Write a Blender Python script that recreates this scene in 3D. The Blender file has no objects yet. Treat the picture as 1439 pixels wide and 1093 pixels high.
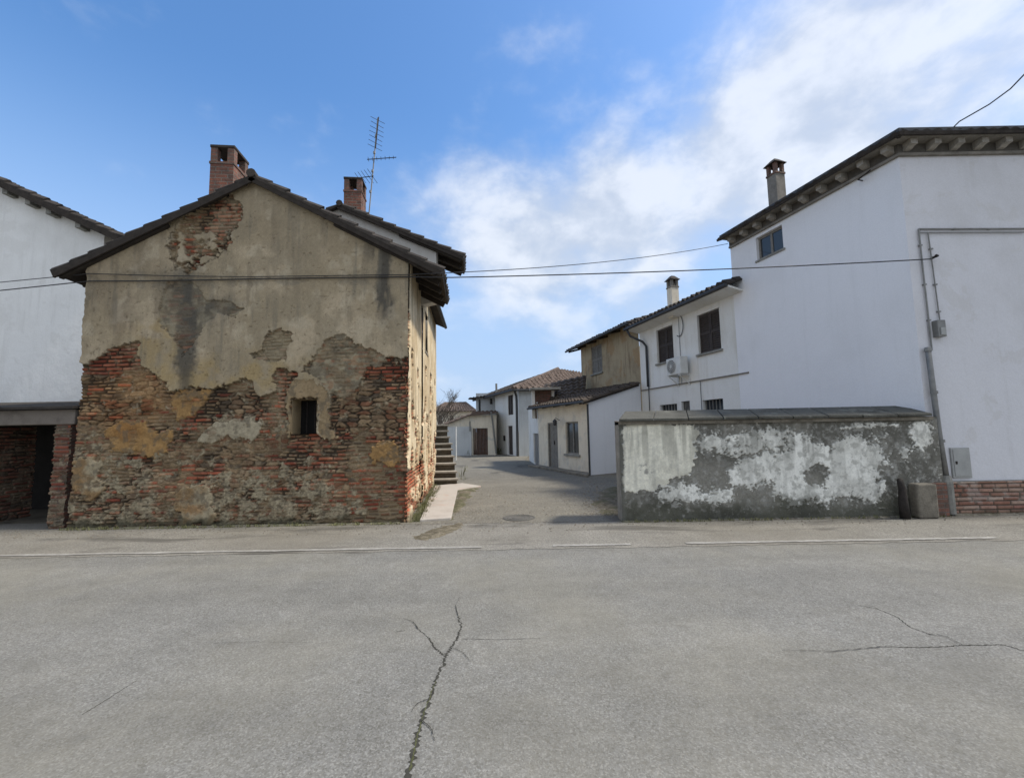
import bpy, math, random
import numpy as np
from mathutils import Vector
random.seed(7)
R = math.radians
scene = bpy.context.scene
COL = scene.collection

# ------------------------------------------------------------------ camera model (survey of the place)
F_PX, CX, CY, CAMH = 620.0, 719.5, 546.5, 1.6
TH, RO = R(5.34), R(1.03)
_F = np.array([0, math.cos(TH), math.sin(TH)])
_U0 = np.array([0, -math.sin(TH), math.cos(TH)])
_R0 = np.array([1.0, 0, 0])
_RT = math.cos(RO) * _R0 - math.sin(RO) * _U0
_UP = math.cos(RO) * _U0 + math.sin(RO) * _R0
CAM = np.array([0, 0, CAMH])

def ray(px, py):
    return _F + _RT * ((px - CX) / F_PX) + _UP * ((CY - py) / F_PX)
def at_y(px, py, Y):
    d = ray(px, py); return Vector(CAM + d * (Y / d[1]))
def on_ground(px, py, z=0.0):
    d = ray(px, py); return Vector(CAM + d * ((z - CAMH) / d[2]))
def on_plane(px, py, p0, d2):
    n = np.array([d2[1], -d2[0], 0.0]); d = ray(px, py)
    t = np.dot(np.array([p0[0], p0[1], 0]) - np.array([0, 0, 0]), n) / np.dot(d, n)
    return Vector(CAM + d * t)
def horizon(px):
    return 604.4 - 0.01798 * (px - CX)
def dir_vp(px):
    d = ray(px, horizon(px)); v = Vector((d[0], d[1])); v.normalize(); return v

# ------------------------------------------------------------------ object helpers
class MB:
    def __init__(s): s.v = []; s.f = []
    def quad(s, *p):
        n = len(s.v); s.v += [tuple(q) for q in p]; s.f.append(tuple(range(n, n + len(p))))
    def hexa(s, c):
        n = len(s.v); s.v += [tuple(q) for q in c]
        for a in ((0,3,2,1),(4,5,6,7),(0,1,5,4),(1,2,6,5),(2,3,7,6),(3,0,4,7)): s.f.append(tuple(n+i for i in a))
    def box(s, x0, x1, y0, y1, z0, z1):
        s.hexa([(x0,y0,z0),(x1,y0,z0),(x1,y1,z0),(x0,y1,z0),(x0,y0,z1),(x1,y0,z1),(x1,y1,z1),(x0,y1,z1)])
    def obox(s, o, d, n, s0, s1, t0, t1, z0, z1):
        """box in a frame: o origin, d along (2d), n outward (2d)"""
        def q(a, b, z): return (o[0]+d[0]*a+n[0]*b, o[1]+d[1]*a+n[1]*b, z)
        s.hexa([q(s0,t0,z0),q(s1,t0,z0),q(s1,t1,z0),q(s0,t1,z0),q(s0,t0,z1),q(s1,t0,z1),q(s1,t1,z1),q(s0,t1,z1)])
    def prism(s, poly, dv):
        n = len(s.v); k = len(poly); dv = Vector(dv)
        s.v += [tuple(p) for p in poly] + [tuple(Vector(p)+dv) for p in poly]
        s.f.append(tuple(range(n, n+k))[::-1]); s.f.append(tuple(range(n+k, n+2*k)))
        for i in range(k): s.f.append((n+i, n+(i+1)%k, n+k+(i+1)%k, n+k+i))
    def beam(s, a, b, w, h, up=(0,0,1)):
        a, b = Vector(a), Vector(b); d = (b-a).normalized(); r = d.cross(Vector(up)).normalized(); u = r.cross(d)
        c = []
        for p in (a, b):
            for (i, j) in ((-1,-1),(1,-1),(1,1),(-1,1)): c.append(p + r*(w/2*i) + u*(h/2*j))
        s.hexa(c)
    def tube(s, pts, r, seg=8, caps=True):
        pts = [Vector(p) for p in pts]; n0 = len(s.v); rr = r if isinstance(r, (list, tuple)) else [r]*len(pts)
        ref = None
        for i, p in enumerate(pts):
            t = (pts[min(i+1, len(pts)-1)] - pts[max(i-1, 0)]).normalized()
            if ref is None: ref = t.orthogonal().normalized()
            ref = (ref - t*ref.dot(t)); ref = ref.normalized() if ref.length > 1e-6 else t.orthogonal().normalized()
            b = t.cross(ref)
            for k in range(seg):
                a = 2*math.pi*k/seg; s.v.append(tuple(p + (ref*math.cos(a)+b*math.sin(a))*rr[i]))
        for i in range(len(pts)-1):
            for k in range(seg):
                a = n0+i*seg+k; b2 = n0+i*seg+(k+1)%seg; s.f.append((a, b2, b2+seg, a+seg))
        if caps:
            s.f.append(tuple(range(n0, n0+seg))[::-1]); e = n0+(len(pts)-1)*seg; s.f.append(tuple(range(e, e+seg)))
    def build(s, name, mat, parent=None, root=None, smooth=False, bevel=0):
        o = mk(name, s.v, s.f, mat, parent, root, smooth)
        if bevel:
            m = o.modifiers.new('Bevel', 'BEVEL'); m.width = bevel; m.segments = 2; m.limit_method = 'ANGLE'
        return o

def root_loc(o):
    while o is not None and o.parent is not None: o = o.parent
    return Vector(o.location) if o is not None else Vector((0,0,0))

def mk(name, v, f, mat, parent=None, root=None, smooth=False):
    off = root_loc(parent)
    me = bpy.data.meshes.new(name)
    me.from_pydata([(a-off.x, b-off.y, c-off.z) for a, b, c in v], [], f)
    if mat: me.materials.append(mat)
    me.update()
    if smooth:
        me.polygons.foreach_set('use_smooth', [True]*len(me.polygons))
    o = bpy.data.objects.new(name, me); COL.objects.link(o)
    if parent is not None: o.parent = parent
    return o

def thing(name, label, cat, loc, group=None):
    o = bpy.data.objects.new(name, None); COL.objects.link(o)
    o.location = Vector(loc); o['label'] = label; o['category'] = cat
    o.empty_display_size = 0.2
    if group: o['group'] = group
    return o
def tag(o, label, cat, group=None):
    o['label'] = label; o['category'] = cat
    if group: o['group'] = group
    return o
def structure(o): o['kind'] = 'structure'; return o

def grid_obj(name, P, rgb, mat, parent, keep=None, smooth=True):
    """P (nv,nu,3) points, rgb (nv,nu,3) colours"""
    nv, nu = P.shape[:2]; off = root_loc(parent)
    pts = P.reshape(-1, 3) - np.array(off)
    idx = np.arange(nv*nu).reshape(nv, nu)
    q = np.stack([idx[:-1,:-1], idx[:-1,1:], idx[1:,1:], idx[1:,:-1]], -1).reshape(-1, 4)
    if keep is not None:
        q = q[keep.reshape(-1)]
        used = np.unique(q); rem = np.full(nv*nu, -1); rem[used] = np.arange(len(used)); q = rem[q]; pts = pts[used]
        rgb = rgb.reshape(-1, 3)[used]
    rgb = rgb.reshape(-1, 3)
    me = bpy.data.meshes.new(name)
    me.vertices.add(len(pts)); me.vertices.foreach_set('co', pts.astype(np.float32).ravel())
    me.loops.add(q.size); me.loops.foreach_set('vertex_index', q.astype(np.int32).ravel())
    me.polygons.add(len(q)); me.polygons.foreach_set('loop_start', (np.arange(len(q))*4).astype(np.int32))
    me.polygons.foreach_set('loop_total', np.full(len(q), 4, np.int32))
    me.update(calc_edges=True); me.validate()
    if smooth: me.polygons.foreach_set('use_smooth', np.ones(len(q), bool))
    ca = me.color_attributes.new('Col', 'FLOAT_COLOR', 'POINT')
    ca.data.foreach_set('color', np.concatenate([np.clip(rgb, 0.005, 0.9), np.ones((len(rgb), 1))], 1).astype(np.float32).ravel())
    me.materials.append(mat); me.update()
    o = bpy.data.objects.new(name, me); COL.objects.link(o)
    if parent is not None: o.parent = parent
    return o

# ------------------------------------------------------------------ numpy noise
def h2(ix, iy, s=0):
    n = (ix.astype(np.int64)*374761393 + iy.astype(np.int64)*668265263 + s*974711) & 0xffffffff
    n = ((n ^ (n >> 13)) * 1274126177) & 0xffffffff
    n = ((n ^ (n >> 16)) * 2246822519) & 0xffffffff
    return ((n ^ (n >> 15)) & 0xffff) / 65535.0
def vn(x, y, s=0):
    ix, iy = np.floor(x), np.floor(y); fx, fy = x-ix, y-iy
    fx = fx*fx*(3-2*fx); fy = fy*fy*(3-2*fy)
    a, b, c, d = h2(ix, iy, s), h2(ix+1, iy, s), h2(ix, iy+1, s), h2(ix+1, iy+1, s)
    return (a*(1-fx)+b*fx)*(1-fy) + (c*(1-fx)+d*fx)*fy
def fbm(x, y, s=0, o=4):
    t = 0; a = 0.5; n = 0
    for i in range(o):
        t = t + a*vn(x, y, s+i*17); n += a; a *= 0.55; x = x*2.03+3.1; y = y*2.03+1.7
    return t/n
def sst(a, b, x):
    t = np.clip((x-a)/(b-a), 0, 1); return t*t*(3-2*t)
def lerp(a, b, t):
    t = t[..., None] if np.ndim(t) >= 2 else t
    return np.asarray(a)*(1-t) + np.asarray(b)*t
def inside(x, y, poly):
    r = np.zeros(x.shape, bool); n = len(poly)
    for i in range(n):
        x0, y0 = poly[i]; x1, y1 = poly[(i+1) % n]
        if y0 == y1: continue
        c = (y0 > y) != (y1 > y)
        r ^= c & (x < (x1-x0)*(y-y0)/(y1-y0)+x0)
    return r
def edge_dist(x, y, poly):
    m = np.full(x.shape, 1e9); n = len(poly)
    for i in range(n):
        x0, y0 = poly[i]; x1, y1 = poly[(i+1) % n]; dx, dy = x1-x0, y1-y0
        t = np.clip(((x-x0)*dx+(y-y0)*dy)/(dx*dx+dy*dy+1e-12), 0, 1)
        m = np.minimum(m, np.hypot(x-x0-t*dx, y-y0-t*dy))
    return m
def blob(x, y, cx, cy, rx, ry, e=0.35):
    d = np.hypot((x-cx)/rx, (y-cy)/ry); return 1-sst(1-e, 1+e, d)
def bricks(x, z, L, H, s, jit=0.25, warp=0.0, joint=0.012):
    """-> (random id fields r1,r2,r3, edge 0 at joint..1 on the face)"""
    zz = z + warp*(fbm(x*2.2, z*5, s+3, 3)-0.5) + 0.012*(fbm(x*1.1, z*0.5, s+5, 2)-0.5)
    row = np.floor(zz/H); fz = zz/H-row
    off = h2(row, row*0, s+1); LL = L*(0.8+0.45*h2(row, row*0+5, s+2))
    xx = (x + warp*0.8*(fbm(x*7, z*9, s+8, 2)-0.5))/LL + 0.5*(row % 2) + jit*off
    c = np.floor(xx); fx = xx-c
    # jitter the vertical joints
    cut = 0.12*(h2(c, row, s+9)-0.5)
    fx2 = fx+cut; c = np.where(fx2 < 0, c-1, np.where(fx2 > 1, c+1, c)); fx = fx2 - np.floor(fx2)
    ex = np.minimum(fx, 1-fx)*LL; ez = np.minimum(fz, 1-fz)*H
    e = np.minimum(ex, ez)
    ed = sst(joint*0.35, joint*1.6, e)
    return h2(c, row, s+20), h2(c, row, s+21), h2(c, row, s+22), ed
def rubble(x, z, sx, sz, s, warp=.10):
    """flat irregular stones: anisotropic cells -> (r1,r2,edge distance)"""
    X = (x + warp*(fbm(x*4, z*6, s+3, 3)-.5))*sx; Z = (z + warp*(fbm(x*4+9, z*6, s+4, 3)-.5) + .03*np.sin(x*2.3+s))*sz
    ix, iz = np.floor(X), np.floor(Z); f1 = np.full(X.shape, 9.0); f2 = np.full(X.shape, 9.0); r1 = np.zeros(X.shape); r2 = np.zeros(X.shape)
    for a in (-1, 0, 1):
        for b in (-1, 0, 1):
            cx, cz = ix+a, iz+b; d = np.hypot(X-cx-.5-.75*(h2(cx, cz, s)-.5), (Z-cz-.5-.5*(h2(cx, cz, s+1)-.5))*1.25)
            n = d < f1; f2 = np.where(n, f1, np.minimum(f2, d)); r1 = np.where(n, h2(cx, cz, s+2), r1); r2 = np.where(n, h2(cx, cz, s+5), r2); f1 = np.where(n, d, f1)
    return r1, r2, sst(.02, .26, f2-f1)
def pick(pal, r):
    pal = np.array(pal); return pal[np.clip((r*len(pal)).astype(int), 0, len(pal)-1)]

# ------------------------------------------------------------------ materials
def newmat(name):
    m = bpy.data.materials.new(name); m.use_nodes = True
    nt = m.node_tree; nt.nodes.clear()
    out = nt.nodes.new('ShaderNodeOutputMaterial'); b = nt.nodes.new('ShaderNodeBsdfPrincipled')
    nt.links.new(b.outputs[0], out.inputs[0]); return m, nt, b
class N:
    """tiny node-graph writer"""
    def __init__(s, nt): s.nt = nt
    def n(s, t, **k):
        o = s.nt.nodes.new(t)
        for a, b in k.items(): setattr(o, a, b)
        return o
    def put(s, sock, v):
        if isinstance(v, bpy.types.NodeSocket): s.nt.links.new(v, sock)
        elif v is not None: sock.default_value = v
    def math(s, op, a, b=None, c=None, clamp=False):
        o = s.n('ShaderNodeMath', operation=op, use_clamp=clamp)
        s.put(o.inputs[0], a)
        if b is not None: s.put(o.inputs[1], b)
        if c is not None: s.put(o.inputs[2], c)
        return o.outputs[0]
    def vmath(s, op, a, b=None, out=0):
        o = s.n('ShaderNodeVectorMath', operation=op); s.put(o.inputs[0], a)
        if b is not None: s.put(o.inputs[1], b)
        return o.outputs[out]
    def mix(s, f, a, b, blend='MIX'):
        o = s.n('ShaderNodeMix', data_type='RGBA', blend_type=blend)
        s.put(o.inputs[0], f); s.put(o.inputs[6], c4(a)); s.put(o.inputs[7], c4(b)); return o.outputs[2]
    def ramp(s, v, a, b, clamp=True, smooth=True):
        o = s.n('ShaderNodeMapRange', interpolation_type='SMOOTHSTEP' if smooth else 'LINEAR'); s.put(o.inputs[0], v); s.put(o.inputs[1], a); s.put(o.inputs[2], b)
        return o.outputs[0]
    def remap(s, v, a, b, c, d):
        o = s.n('ShaderNodeMapRange'); s.put(o.inputs[0], v)
        for i, q in enumerate((a, b, c, d)): s.put(o.inputs[i+1], q)
        return o.outputs[0]
    def noise(s, vec, scale, detail=4, rough=0.55, dist=0.0):
        o = s.n('ShaderNodeTexNoise'); s.put(o.inputs['Vector'], vec); s.put(o.inputs['Scale'], scale); s.put(o.inputs['Detail'], detail)
        s.put(o.inputs['Roughness'], rough); s.put(o.inputs['Distortion'], dist); return o.outputs[0]
    def voro(s, vec, scale, feature='F1', out=0):
        o = s.n('ShaderNodeTexVoronoi', feature=feature); s.put(o.inputs['Vector'], vec); s.put(o.inputs['Scale'], scale); return o.outputs[out]
    def scaled(s, vec, sc):
        o = s.n('ShaderNodeMapping'); s.put(o.inputs[0], vec); o.inputs[3].default_value = sc; return o.outputs[0]
    def bump(s, h, st=0.3, d=0.01):
        o = s.n('ShaderNodeBump'); s.put(o.inputs['Height'], h); o.inputs['Strength'].default_value = st; o.inputs['Distance'].default_value = d
        return o.outputs[0]
    def pos(s): return s.n('ShaderNodeNewGeometry').outputs['Position']
def c4(c):
    if isinstance(c, (tuple, list)) and len(c) == 3: return (c[0], c[1], c[2], 1)
    return c

def plain(name, col, rough=0.8, var=0.25, scale=6, metal=0.0, bump=0.0, spec=0.3):
    m, nt, b = newmat(name); g = N(nt); p = g.pos()
    n = g.noise(p, scale, 5); n2 = g.noise(p, scale*7, 3)
    f = g.math('ADD', g.math('MULTIPLY', n, 0.7), g.math('MULTIPLY', n2, 0.3))
    k = g.remap(f, 0.3, 0.7, 1-var, 1+var)
    g.put(b.inputs['Base Color'], g.mix(1.0, col, k, 'MULTIPLY'))
    b.inputs['Roughness'].default_value = rough; b.inputs['Metallic'].default_value = metal
    b.inputs['Specular IOR Level'].default_value = spec
    if bump: g.put(b.inputs['Normal'], g.bump(f, bump, 0.02))
    return m

def plaster(name, col, stain, amt=0.4, scale=1.2, streak=0.3, rough=0.92, blot=None, bump=0.25, fine=0.06):
    m, nt, b = newmat(name); g = N(nt); p = g.pos()
    n1 = g.noise(p, scale, 6, 0.6); n2 = g.noise(g.scaled(p, (5, 5, 0.5)), 1.2, 5, 0.6); n3 = g.noise(p, 45, 3)
    f1 = g.math('MULTIPLY', g.ramp(n1, 0.45, 0.75), amt)
    c = g.mix(f1, col, stain)
    f2 = g.math('MULTIPLY', g.ramp(n2, 0.5, 0.78), streak)
    c = g.mix(f2, c, stain)
    if blot:
        n4 = g.noise(p, blot[1], 5, 0.65, 0.4); c = g.mix(g.math('MULTIPLY', g.ramp(n4, blot[2], blot[2]+0.06), blot[3]), c, blot[0])
    k = g.remap(n3, 0.3, 0.7, 1-fine, 1+fine)
    c = g.mix(1.0, c, k, 'MULTIPLY')
    g.put(b.inputs['Base Color'], c); b.inputs['Roughness'].default_value = rough
    b.inputs['Specular IOR Level'].default_value = 0.2
    hh = g.math('ADD', g.math('ADD', g.math('MULTIPLY', n3, 0.4), g.noise(p, 9, 4)), g.math('MULTIPLY', g.noise(g.scaled(p, (1,1,.6)), 2.6, 3), 3.0))
    g.put(b.inputs['Normal'], g.bump(hh, bump, 0.02)); return m

def attr_mat(name, rough=0.95, fine=0.18, scale=70, bump=0.5):
    m, nt, b = newmat(name); g = N(nt); p = g.pos()
    a = g.n('ShaderNodeAttribute', attribute_name='Col').outputs['Color']
    n = g.noise(p, scale, 4, 0.65); n2 = g.noise(p, scale*3, 2)
    k = g.remap(n, 0.3, 0.7, 1-fine, 1+fine)
    g.put(b.inputs['Base Color'], g.mix(1.0, a, k, 'MULTIPLY')); b.inputs['Roughness'].default_value = rough
    b.inputs['Specular IOR Level'].default_value = 0.15
    g.put(b.inputs['Normal'], g.bump(g.math('ADD', n, g.math('MULTIPLY', n2, 0.4)), bump, 0.012)); return m

def brick_mat(name, c1=(0.30,0.10,0.055), c2=(0.20,0.075,0.05), mortar=(0.22,0.19,0.15), L=0.25, H=0.075, dirt=(0.07,0.06,0.05), damt=0.5):
    m, nt, b = newmat(name); g = N(nt); p = g.pos()
    x = g.n('ShaderNodeSeparateXYZ'); g.put(x.inputs[0], p)
    cv = g.n('ShaderNodeCombineXYZ'); g.put(cv.inputs[0], g.math('ADD', x.outputs[0], g.math('MULTIPLY', x.outputs[1], 0.94))); g.put(cv.inputs[1], x.outputs[2])
    t = g.n('ShaderNodeTexBrick'); g.put(t.inputs['Vector'], cv.outputs[0]); t.inputs['Scale'].default_value = 1.0
    t.inputs['Brick Width'].default_value = L; t.inputs['Row Height'].default_value = H; t.inputs['Mortar Size'].default_value = 0.009
    t.inputs['Mortar Smooth'].default_value = 0.3
    t.inputs['Color1'].default_value = c4(c1); t.inputs['Color2'].default_value = c4(c2); t.inputs['Mortar'].default_value = c4(mortar)
    n = g.noise(p, 7, 5, 0.65); n2 = g.noise(p, 60, 3)
    c = g.mix(g.math('MULTIPLY', g.ramp(n, 0.42, 0.7), damt), t.outputs[0], dirt)
    c = g.mix(1.0, c, g.remap(n2, 0.3, 0.7, 0.75, 1.25), 'MULTIPLY')
    g.put(b.inputs['Base Color'], c); b.inputs['Roughness'].default_value = 0.95
    h = g.math('SUBTRACT', g.math('MULTIPLY', n2, 0.4), t.outputs[1]); g.put(b.inputs['Normal'], g.bump(h, 0.8, 0.015)); return m

def asphalt(name, base, stone, dark, tint, tint_amt=0.5, speck=0.5, patch=None, sc=1.0, band=False):
    m, nt, b = newmat(name); g = N(nt); p = g.pos()
    v = g.voro(p, 75*sc, 'F1', 1); sv = g.n('ShaderNodeSeparateXYZ'); g.put(sv.inputs[0], v)
    n = g.noise(p, 38*sc, 4, 0.7); big = g.noise(p, 0.35, 5, 0.6); mid = g.noise(p, 2.1, 5, 0.6)
    st = g.noise(g.scaled(p, (0.25, 2.2, 1)), 1.0, 5, 0.6)
    c = g.mix(g.ramp(n, 0.34, 0.66), dark, base)
    c = g.mix(g.math('MULTIPLY', g.ramp(sv.outputs[0], 0.62, 0.95), speck), c, stone)
    c = g.mix(g.math('MULTIPLY', g.ramp(sv.outputs[1], 0.80, 0.95), speck*0.8), c, tuple(q*0.45 for q in dark))
    c = g.mix(g.math('MULTIPLY', g.ramp(big, 0.38, 0.66), tint_amt), c, tint)
    c = g.mix(1.0, c, g.remap(mid, 0.3, 0.7, 0.90, 1.10), 'MULTIPLY')
    c = g.mix(1.0, c, g.remap(st, 0.3, 0.7, 0.93, 1.07), 'MULTIPLY')
    if band:   # polished wheel tracks and old oil drips along the carriageway
        y = g.n('ShaderNodeSeparateXYZ'); g.put(y.inputs[0], p)
        t = g.math('SINE', g.math('MULTIPLY', g.math('ADD', y.outputs[1], g.math('MULTIPLY', big, .5)), 3.6))
        c = g.mix(1.0, c, g.remap(t, -1, 1, .955, 1.045), 'MULTIPLY')
        oil = g.noise(g.scaled(p, (.7, 1.3, 1)), 2.6, 3, .5); c = g.mix(g.math('MULTIPLY', g.ramp(oil, .66, .76), .22), c, tuple(q*.6 for q in dark))
        fl = g.noise(p, 9, 3); c = g.mix(1.0, c, g.remap(fl, .3, .7, .94, 1.06), 'MULTIPLY')
    if patch:
        q = g.noise(g.scaled(p, patch[3]), patch[1], 5, 0.6, 0.5); c = g.mix(g.math('MULTIPLY', g.ramp(q, patch[2], patch[2]+0.12), patch[4]), c, patch[0])
    g.put(b.inputs['Base Color'], c); b.inputs['Roughness'].default_value = 0.9; b.inputs['Specular IOR Level'].default_value = 0.25
    g.put(b.inputs['Normal'], g.bump(g.math('ADD', n, g.math('MULTIPLY', sv.outputs[2], 0.5)), 0.55, 0.012)); return m

M = {}
M['facade'] = attr_mat('weathered_masonry')
M['facade_fine'] = attr_mat('peeling_plaster', fine=0.12, scale=55, bump=0.35)
M['white'] = plaster('white_limewash', (0.85,0.85,0.82), (0.64,0.635,0.60), 0.5, 0.7, 0.45, blot=((0.76,0.755,0.72), 1.3, 0.55, 0.6), bump=0.4)
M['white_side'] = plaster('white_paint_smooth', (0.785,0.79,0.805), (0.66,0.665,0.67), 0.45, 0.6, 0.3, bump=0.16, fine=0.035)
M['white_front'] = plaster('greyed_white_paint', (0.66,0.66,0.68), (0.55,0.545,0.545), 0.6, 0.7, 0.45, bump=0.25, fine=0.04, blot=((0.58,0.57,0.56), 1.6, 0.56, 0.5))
M['white_old'] = plaster('old_white_plaster', (0.74,0.735,0.70), (0.50,0.47,0.39), 0.4, 0.9, 0.5, bump=0.2)
M['cream'] = plaster('cream_plaster', (0.72,0.66,0.54), (0.42,0.36,0.26), 0.5, 1.5, 0.5, blot=((0.5,0.49,0.45), 2.2, 0.55, 0.5))
M['ochre'] = plaster('streaked_ochre_plaster', (0.37,0.305,0.20), (0.14,0.095,0.06), 0.5, 1.3, 1.0, blot=((0.30,0.185,0.09), 1.1, 0.52, 0.55))
M['greyplaster'] = plaster('blue_grey_plaster', (0.50,0.53,0.54), (0.36,0.37,0.37), 0.5, 1.0, 0.6)
M['gable'] = plaster('pale_gable_plaster', (0.52,0.50,0.46), (0.36,0.33,0.28), 0.5, 1.4, 0.4)
M['concrete'] = plain('weathered_concrete', (0.24,0.235,0.21), 0.95, 0.35, 5, bump=0.4)
M['lintel'] = plaster('brown_grey_lintel', (0.19,0.165,0.14), (0.07,0.06,0.05), 0.6, 3, 0.3)
M['manhole'] = plain('worn_cast_iron', (0.105,0.10,0.088), 0.85, 0.3, 14)
M['tread'] = plain('pale_worn_stone', (0.30,0.275,0.23), 0.95, 0.4, 6, bump=0.5)
M['tile_brown'] = plain('brown_lichened_tile', (0.075,0.060,0.048), 0.95, 0.55, 5, bump=0.4)
M['reveal'] = plaster('tan_reveal_plaster', (0.31,0.24,0.145), (0.15,0.115,0.075), 0.6, 4, 0.4)
M['earth_col'] = attr_mat('loose_earth', fine=.3, scale=60, bump=.8)
M['unlit'] = plain('unlit_shed_wall', (0.022,0.02,0.018), 0.95, 0.4, 4)  # near-black tone: the shed's dark interior painted into its walls
M['frieze'] = plain('dark_recess_frieze', (0.10,0.092,0.08), 0.95, 0.35, 6)  # depth put in by colour: recessed frieze darker, brackets paler
M['bracket'] = plain('pale_bracket_stone', (0.30,0.28,0.245), 0.95, 0.3, 8)
M['coping'] = plaster('lichened_coping', (0.10,0.098,0.083), (0.045,0.044,0.036), 0.8, 2.2, 0.2, blot=((0.20,0.20,0.17), 3.0, 0.58, 0.5), bump=0.7, fine=.2)
M['stone'] = plain('mossy_stone', (0.19,0.17,0.135), 0.95, 0.5, 5, bump=0.6)
M['slab'] = plaster('pinkish_concrete', (0.41,0.375,0.33), (0.28,0.24,0.20), 0.6, 2.0, 0.2, blot=((0.43,0.31,0.255), 1.6, 0.56, 0.5))
M['tile'] = plain('dark_mossy_roof_tile', (0.042,0.036,0.031), 0.95, 0.55, 5, bump=0.4)
M['tile_red'] = plain('terracotta_roof_tile', (0.125,0.096,0.08), 0.95, 0.6, 4, bump=0.4)
M['wood'] = plain('dark_old_timber', (0.038,0.031,0.025), 0.9, 0.4, 8, bump=0.4)
M['shutter'] = plain('brown_shutter_paint', (0.055,0.044,0.038), 0.7, 0.25, 10)
M['shutter_grey'] = plain('grey_shutter_paint', (0.20,0.19,0.17), 0.8, 0.3, 10)
M['gate'] = plain('brown_gate_wood', (0.085,0.050,0.036), 0.8, 0.4, 5)
M['metal'] = plain('galvanised_metal', (0.22,0.22,0.21), 0.55, 0.25, 8, metal=0.3)
M['dark_metal'] = plain('dark_gutter_metal', (0.055,0.057,0.06), 0.6, 0.3, 6, metal=0.2)
M['iron'] = plain('rusty_iron', (0.028,0.023,0.02), 0.8, 0.5, 20)
M['box_grey'] = plain('grey_cabinet_paint', (0.34,0.345,0.33), 0.6, 0.15, 6)
M['cornice'] = plain('grey_cornice_stone', (0.20,0.185,0.16), 0.95, 0.35, 5, bump=0.4)
M['cable'] = plain('black_cable', (0.03,0.03,0.032), 0.6, 0.1, 10)
M['plastic'] = plain('aged_white_plastic', (0.62,0.62,0.59), 0.5, 0.1, 5)
M['fan'] = plain('dark_fan_grille', (0.10,0.10,0.10), 0.6, 0.2, 5)
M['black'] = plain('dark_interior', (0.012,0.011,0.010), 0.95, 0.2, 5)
M['brick'] = brick_mat('old_red_brick', (0.25,0.095,0.06), (0.15,0.07,0.05), (0.20,0.175,0.14), damt=0.7)
M['brick_grimy'] = brick_mat('grimy_brick', (0.22,0.10,0.07), (0.13,0.075,0.055), (0.15,0.13,0.11), damt=0.6)
M['asphalt'] = asphalt('worn_asphalt', (0.206,0.204,0.189), (0.335,0.33,0.305), (0.145,0.14,0.123), (0.21,0.198,0.158), 0.55, 0.48, sc=1.5, band=True, patch=((0.155,0.15,0.13), 0.9, 0.60, (0.5,1.2,1), 0.5))
M['shoulder'] = asphalt('dusty_verge', (0.25,0.24,0.21), (0.40,0.38,0.33), (0.14,0.132,0.115), (0.17,0.155,0.125), 0.6, 0.3,
                        patch=((0.085,0.08,0.07), 1.0, 0.53, (0.45,1.6,1), 0.75))
M['lane'] = asphalt('gravelly_lane', (0.195,0.182,0.15), (0.35,0.325,0.27), (0.09,0.083,0.066), (0.215,0.20,0.162), 0.5, 0.35,
                    patch=((0.075,0.07,0.06), 0.8, 0.56, (0.9,0.5,1), 0.7), sc=0.6)
M['earth'] = plain('bare_earth', (0.14,0.125,0.095), 0.98, 0.45, 3, bump=0.5)
M['dirt'] = plain('dark_dirt', (0.085,0.072,0.052), 0.98, 0.5, 9, bump=0.8)
M['crack'] = plain('crack_dark', (0.042,0.04,0.033), 0.98, 0.4, 12)
M['moss'] = plain('moss_green', (0.075,0.08,0.035), 0.98, 0.5, 14, bump=0.8)
M['grass'] = plain('dry_grass', (0.16,0.16,0.075), 0.9, 0.4, 14)
M['bark'] = plain('grey_bark', (0.10,0.085,0.07), 0.95, 0.3, 9)
M['paint'] = None
def paint_mat():
    m, nt, b = newmat('worn_white_road_paint'); g = N(nt); p = g.pos()
    n = g.noise(p, 6, 6, 0.7); n2 = g.noise(g.scaled(p, (1, 4, 1)), 14, 4, 0.7)
    f = g.ramp(g.math('ADD', g.math('MULTIPLY', n, 0.5), g.math('MULTIPLY', n2, 0.5)), 0.36, 0.54)
    g.put(b.inputs['Base Color'], g.mix(f, (0.375,0.365,0.335), (0.24,0.23,0.205))); b.inputs['Roughness'].default_value = 0.85
    return m
M['paint'] = paint_mat()
def glass_mat():
    m, nt, b = newmat('window_glass'); g = N(nt)
    b.inputs['Base Color'].default_value = (0.025,0.032,0.038,1); b.inputs['Roughness'].default_value = 0.08
    b.inputs['Specular IOR Level'].default_value = 0.6; return m
M['glass'] = glass_mat()

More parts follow.
